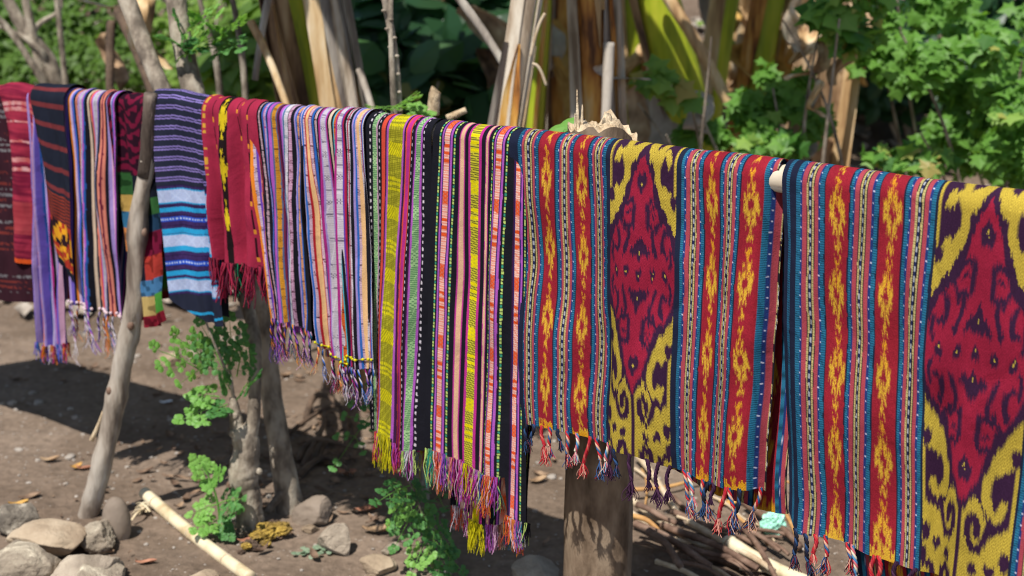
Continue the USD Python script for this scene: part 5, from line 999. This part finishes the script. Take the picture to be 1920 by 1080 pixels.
for k in range(52):
    x = hg.uniform(1000, 1600); y = hg.uniform(-60, 120); L_len = hg.uniform(90, 220)
    n0 = ['dry_leaf', 'dry_leaf_grey', 'litter_orange', 'banana_tan', 'banana_orange', 'banana_tan'][hg.integers(6)]
    hang(CN[n0] + ' dead leaf hanging among the banana stems behind the ikat cloths', (x, y), (x + hg.normal(0, 30), y + L_len), hg.uniform(6.3, 8.0), hg.uniform(24, 80), n0, 200 + k, curl=hg.uniform(.3, 1.6), group=CN[n0] + ' dead leaves among the banana stems')
for k in range(16):
    x = hg.uniform(640, 980); y = hg.uniform(-60, 120); L_len = hg.uniform(80, 190)
    hang('shaded dead leaf hanging behind the thin twin stemmed sapling', (x, y), (x + hg.normal(0, 30), y + L_len), hg.uniform(7.0, 8.5), hg.uniform(24, 70), ['dry_leaf', 'dry_leaf_grey', 'banana_brown'][k % 3], 400 + k, curl=hg.uniform(.3, 1.6), group='shaded dead leaves behind the sapling')
stalk('dark brown bent stalk left of the grey leaning limb', (208, 40), (206, 200), 5.5, 5.4, 17, 'root_brown')
stalk('brown stalk slanting behind the grey leaning limb', (222, 20), (292, 190), 5.5, 5.3, 22, 'root_brown')

# ------------------------------------------------------------ shrubs and vines
LOBED = np.array([(0, 0), (.05, .16), (-.05, .50), (.24, .36), (.46, .62), (.56, .30), (1.0, .02), (.56, -.30), (.46, -.62), (.24, -.36), (-.05, -.50), (.05, -.16)])
OVAL = np.array([(0, 0), (.25, .24), (.6, .27), (1, 0), (.6, -.27), (.25, -.24)])
BROAD = np.array([(0, 0), (.12, .30), (.40, .42), (.75, .28), (1, 0), (.75, -.28), (.40, -.42), (.12, -.30)])
def leafcloud(clumps, n, size, shape, seed, facing=(-.25, -.6, .75), inner=.35, chaos=.38):
    g = np.random.default_rng(seed); w = np.array([c[1] ** 2 for c in clumps]); k = g.choice(len(clumps), n, p=w / w.sum())
    c = np.array([q[0] for q in clumps])[k]; r = np.array([q[1] for q in clumps])[k]
    d = g.normal(0, 1, (n, 3)); d /= np.linalg.norm(d, axis=1, keepdims=True); rr = r * (1 - inner * g.random(n)) * (1 + .25 * (meshkit.noise(c * 3 + d * 2.4, seed) - .5) * 2)
    p = c + d * rr[:, None] * np.array([1, .8, .85])
    up = np.array(facing) + .55 * d + g.normal(0, chaos, (n, 3)); fw = np.cross(up, g.normal(0, 1, (n, 3))) + np.array([0, -.2, -.35]) * np.linalg.norm(up, axis=1, keepdims=True)
    fw = fw - up * (np.sum(fw * up, 1) / np.sum(up * up, 1))[:, None]
    return p, fw, up, size * (.45 + 1.0 * g.random(n) ** 1.6), shape
def bush(name, label, clumps, n, size, shape, matn, seed, cat, singles=0, pale=None, stems=6, woody='moringa_bark', facing=(-.25, -.6, .75), twig=.008, inner=.35, chaos=.38):
    lo = min(c[0][2] - c[1] for c in clumps); base = np.mean([c[0] for c in clumps], 0); base = np.array([base[0], base[1] + .1, float(G(base[0], base[1]))])
    t = thing(name, label, cat, loc=base); g = np.random.default_rng(seed + 500)
    p, f, u, s, sh = leafcloud(clumps, n, size, shape, seed, facing, inner, chaos)
    order = np.argsort(p[:, 1] - .3 * p[:, 2]); head, rest = order[:singles], order[singles:]
    for i in head:
        part(t, 'leaf', oriented(sh, p[i:i + 1], f[i:i + 1], u[i:i + 1], s[i:i + 1]), M[pale if pale and g.random() < .3 else matn], False)
    part(t, 'foliage', oriented(sh, p[rest], f[rest], u[rest], s[rest]), M[matn], False, kind='stuff' if singles else None)
    for k in range(min(stems, len(clumps) * 2)):
        c = np.array(clumps[k % len(clumps)][0]); e = c + g.normal(0, .15, 3)
        part(t, 'stem', tube(spline([base + g.normal(0, .06, 3) * [1, 1, 0] - [0, 0, .03], (base + e) / 2 + g.normal(0, .08, 3), e], 14), np.linspace(twig * 1.6, twig * .5, 14), 6, rough=.1, seed=k), M[woody])
    return t
def cl(x, y, d, r): return (at(x, y, d), r * d / FPX)
vg = np.random.default_rng(77)
VINE = []
for k in range(60):                                           # many small lumps with gaps between them
    x, y = vg.uniform(1600, 2060), vg.uniform(-30, 330)
    if (x - 1640) / 120 + abs(y - 220) / 150 < .9 and vg.random() < .8: continue
    if y > 250 + (x - 1600) * .25: continue
    VINE.append(cl(x, y, vg.uniform(5.1, 5.9), vg.uniform(24, 62)))
VINE += [cl(1690, 295, 5.1, 36), cl(1640, 290, 5.1, 26), cl(1750, 300, 5.05, 34)]
bush('vine_bush', 'large sunlit bush of lobed green vine leaves filling the upper right corner', VINE, 4800, .056, LOBED, 'leaf_vine', 21, 'bush', 300, 'leaf_vine_pale', 10, inner=.8, chaos=.6)
VIN2 = [cl(1470, 190, 5.5, 40), cl(1400, 200, 5.5, 36), cl(1430, 250, 5.4, 40), cl(1345, 250, 5.5, 30), cl(1530, 230, 5.4, 34), cl(1480, 275, 5.3, 34), cl(1290, 250, 5.5, 24), cl(1500, 150, 5.6, 26), cl(1400, 280, 5.3, 30), cl(1440, 140, 5.7, 24)]
bush('vine_bush', 'lower tangle of vine leaves under the banana stems, left of the large bush', VIN2, 1100, .052, LOBED, 'leaf_vine', 22, 'bush', 200, 'leaf_vine_pale', 8, inner=.8, chaos=.6)
VIN3 = [cl(1225, 140, 5.3, 26), cl(1260, 158, 5.3, 22), cl(1288, 180, 5.3, 16)]
bush('vine_sprig', 'small sprig of vine leaves in front of the yellow green banana stem', VIN3, 60, .07, LOBED, 'leaf_vine_pale', 23, 'vine', 60, None, 3)
VIN4 = [cl(1560, 20, 5.2, 40), cl(1590, 70, 5.2, 34), cl(1545, 50, 5.2, 20)]
bush('vine_sprig', 'vine leaves climbing over the hanging dead leaves at the top', VIN4, 90, .075, LOBED, 'leaf_vine', 24, 'vine', 90, 'leaf_vine_pale', 3)
# broad dark leaves in the shade behind the scarves
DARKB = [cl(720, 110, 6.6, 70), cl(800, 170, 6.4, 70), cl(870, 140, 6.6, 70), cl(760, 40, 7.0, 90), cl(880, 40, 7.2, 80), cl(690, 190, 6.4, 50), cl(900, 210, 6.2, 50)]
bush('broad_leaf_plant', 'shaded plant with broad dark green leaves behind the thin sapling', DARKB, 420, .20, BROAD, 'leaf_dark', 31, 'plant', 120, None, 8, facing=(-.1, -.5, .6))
DARK2 = [cl(450, 130, 6.3, 60), cl(430, 200, 6.2, 40), cl(470, 60, 6.6, 60)]
bush('broad_leaf_plant', 'broad leaved plant left of the brown banana stem', DARK2, 160, .16, BROAD, 'leaf_shrub', 32, 'plant', 80, None, 5, facing=(-.2, -.5, .7))
GREENL = [cl(190, 30, 8.2, 90), cl(110, 90, 8.0, 80), cl(40, 40, 8.4, 90), cl(60, 140, 7.6, 60), cl(170, 130, 7.8, 70), cl(240, 120, 7.6, 60), cl(-60, 90, 8.0, 120)]
bush('leafy_shrub', 'blurred light green shrub filling the upper left corner', GREENL, 5200, .062, OVAL, 'leaf_shrub', 33, 'shrub', 0, None, 8)
G2 = [cl(300, 60, 8.4, 70), cl(380, 110, 8.2, 70), cl(330, 150, 8.0, 50), cl(420, 30, 8.8, 90), cl(480, 120, 8.6, 60)]
bush('leafy_shrub', 'blurred shrub behind the two leaning trees, upper left', G2, 2600, .066, OVAL, 'leaf_shrub', 34, 'shrub', 0, None, 8)
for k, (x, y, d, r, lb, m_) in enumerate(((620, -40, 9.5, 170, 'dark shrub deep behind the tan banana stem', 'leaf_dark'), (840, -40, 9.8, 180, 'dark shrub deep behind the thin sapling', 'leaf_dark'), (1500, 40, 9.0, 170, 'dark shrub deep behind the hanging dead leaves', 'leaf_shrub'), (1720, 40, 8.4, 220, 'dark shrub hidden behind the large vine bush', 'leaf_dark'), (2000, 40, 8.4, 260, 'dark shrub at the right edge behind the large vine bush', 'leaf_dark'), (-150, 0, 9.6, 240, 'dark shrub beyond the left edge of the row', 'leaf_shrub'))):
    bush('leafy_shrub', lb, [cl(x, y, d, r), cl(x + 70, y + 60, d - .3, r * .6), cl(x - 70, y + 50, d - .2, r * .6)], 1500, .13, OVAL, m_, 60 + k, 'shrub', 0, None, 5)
# pale many-stemmed shrub at the left
stem_tree('pale_shrub', 'pale bare branched shrub at the far left behind the charcoal cloth', [
    ('stem', [(140, 330, 6.5, 30), (112, 190, 6.5, 26), (88, 110, 6.5, 30), (50, 60, 6.5, 26), (20, 10, 6.5, 20), (-10, -60, 6.5, 14)]),
    ('stem', [(118, 230, 6.5, 20), (84, 150, 6.48, 18), (62, 70, 6.48, 18), (44, -20, 6.5, 14)]),
    ('branch', [(90, 120, 6.5, 14), (60, 80, 6.45, 12), (30, 62, 6.45, 10), (0, 50, 6.4, 8)]),
    ('branch', [(66, 80, 6.5, 12), (80, 40, 6.5, 10), (98, 30, 6.5, 8), (110, -20, 6.5, 6)]),
    ('branch', [(100, 180, 6.45, 14), (60, 120, 6.4, 13), (20, 60, 6.4, 12), (-20, 20, 6.4, 10)])], 'moringa_bark', cat='shrub')
stem_tree('thin_sapling', 'thin pale sapling stem between the pale shrub and the grey leaning limb', [('stem', [(132, 330, 6.2, 13), (124, 170, 6.2, 12), (114, 70, 6.2, 11), (104, -30, 6.2, 10)])], 'moringa_bark', cat='sapling')
stem_tree('thin_sapling', 'thin brown sapling stem right of the two leaning trees', [('stem', [(415, 330, 5.3, 15), (412, 180, 5.3, 13), (402, 100, 5.3, 12), (385, 40, 5.3, 10), (370, -40, 5.3, 8)])], 'moringa_bark', cat='sapling')
stem_tree('thin_sapling', 'thin pale jointed sapling stem left of the brown banana stem', [('stem', [(470, 330, 5.2, 15), (460, 180, 5.2, 12), (452, 90, 5.2, 12), (440, 20, 5.2, 11), (425, -60, 5.2, 9)])], 'moringa_bark', cat='sapling')
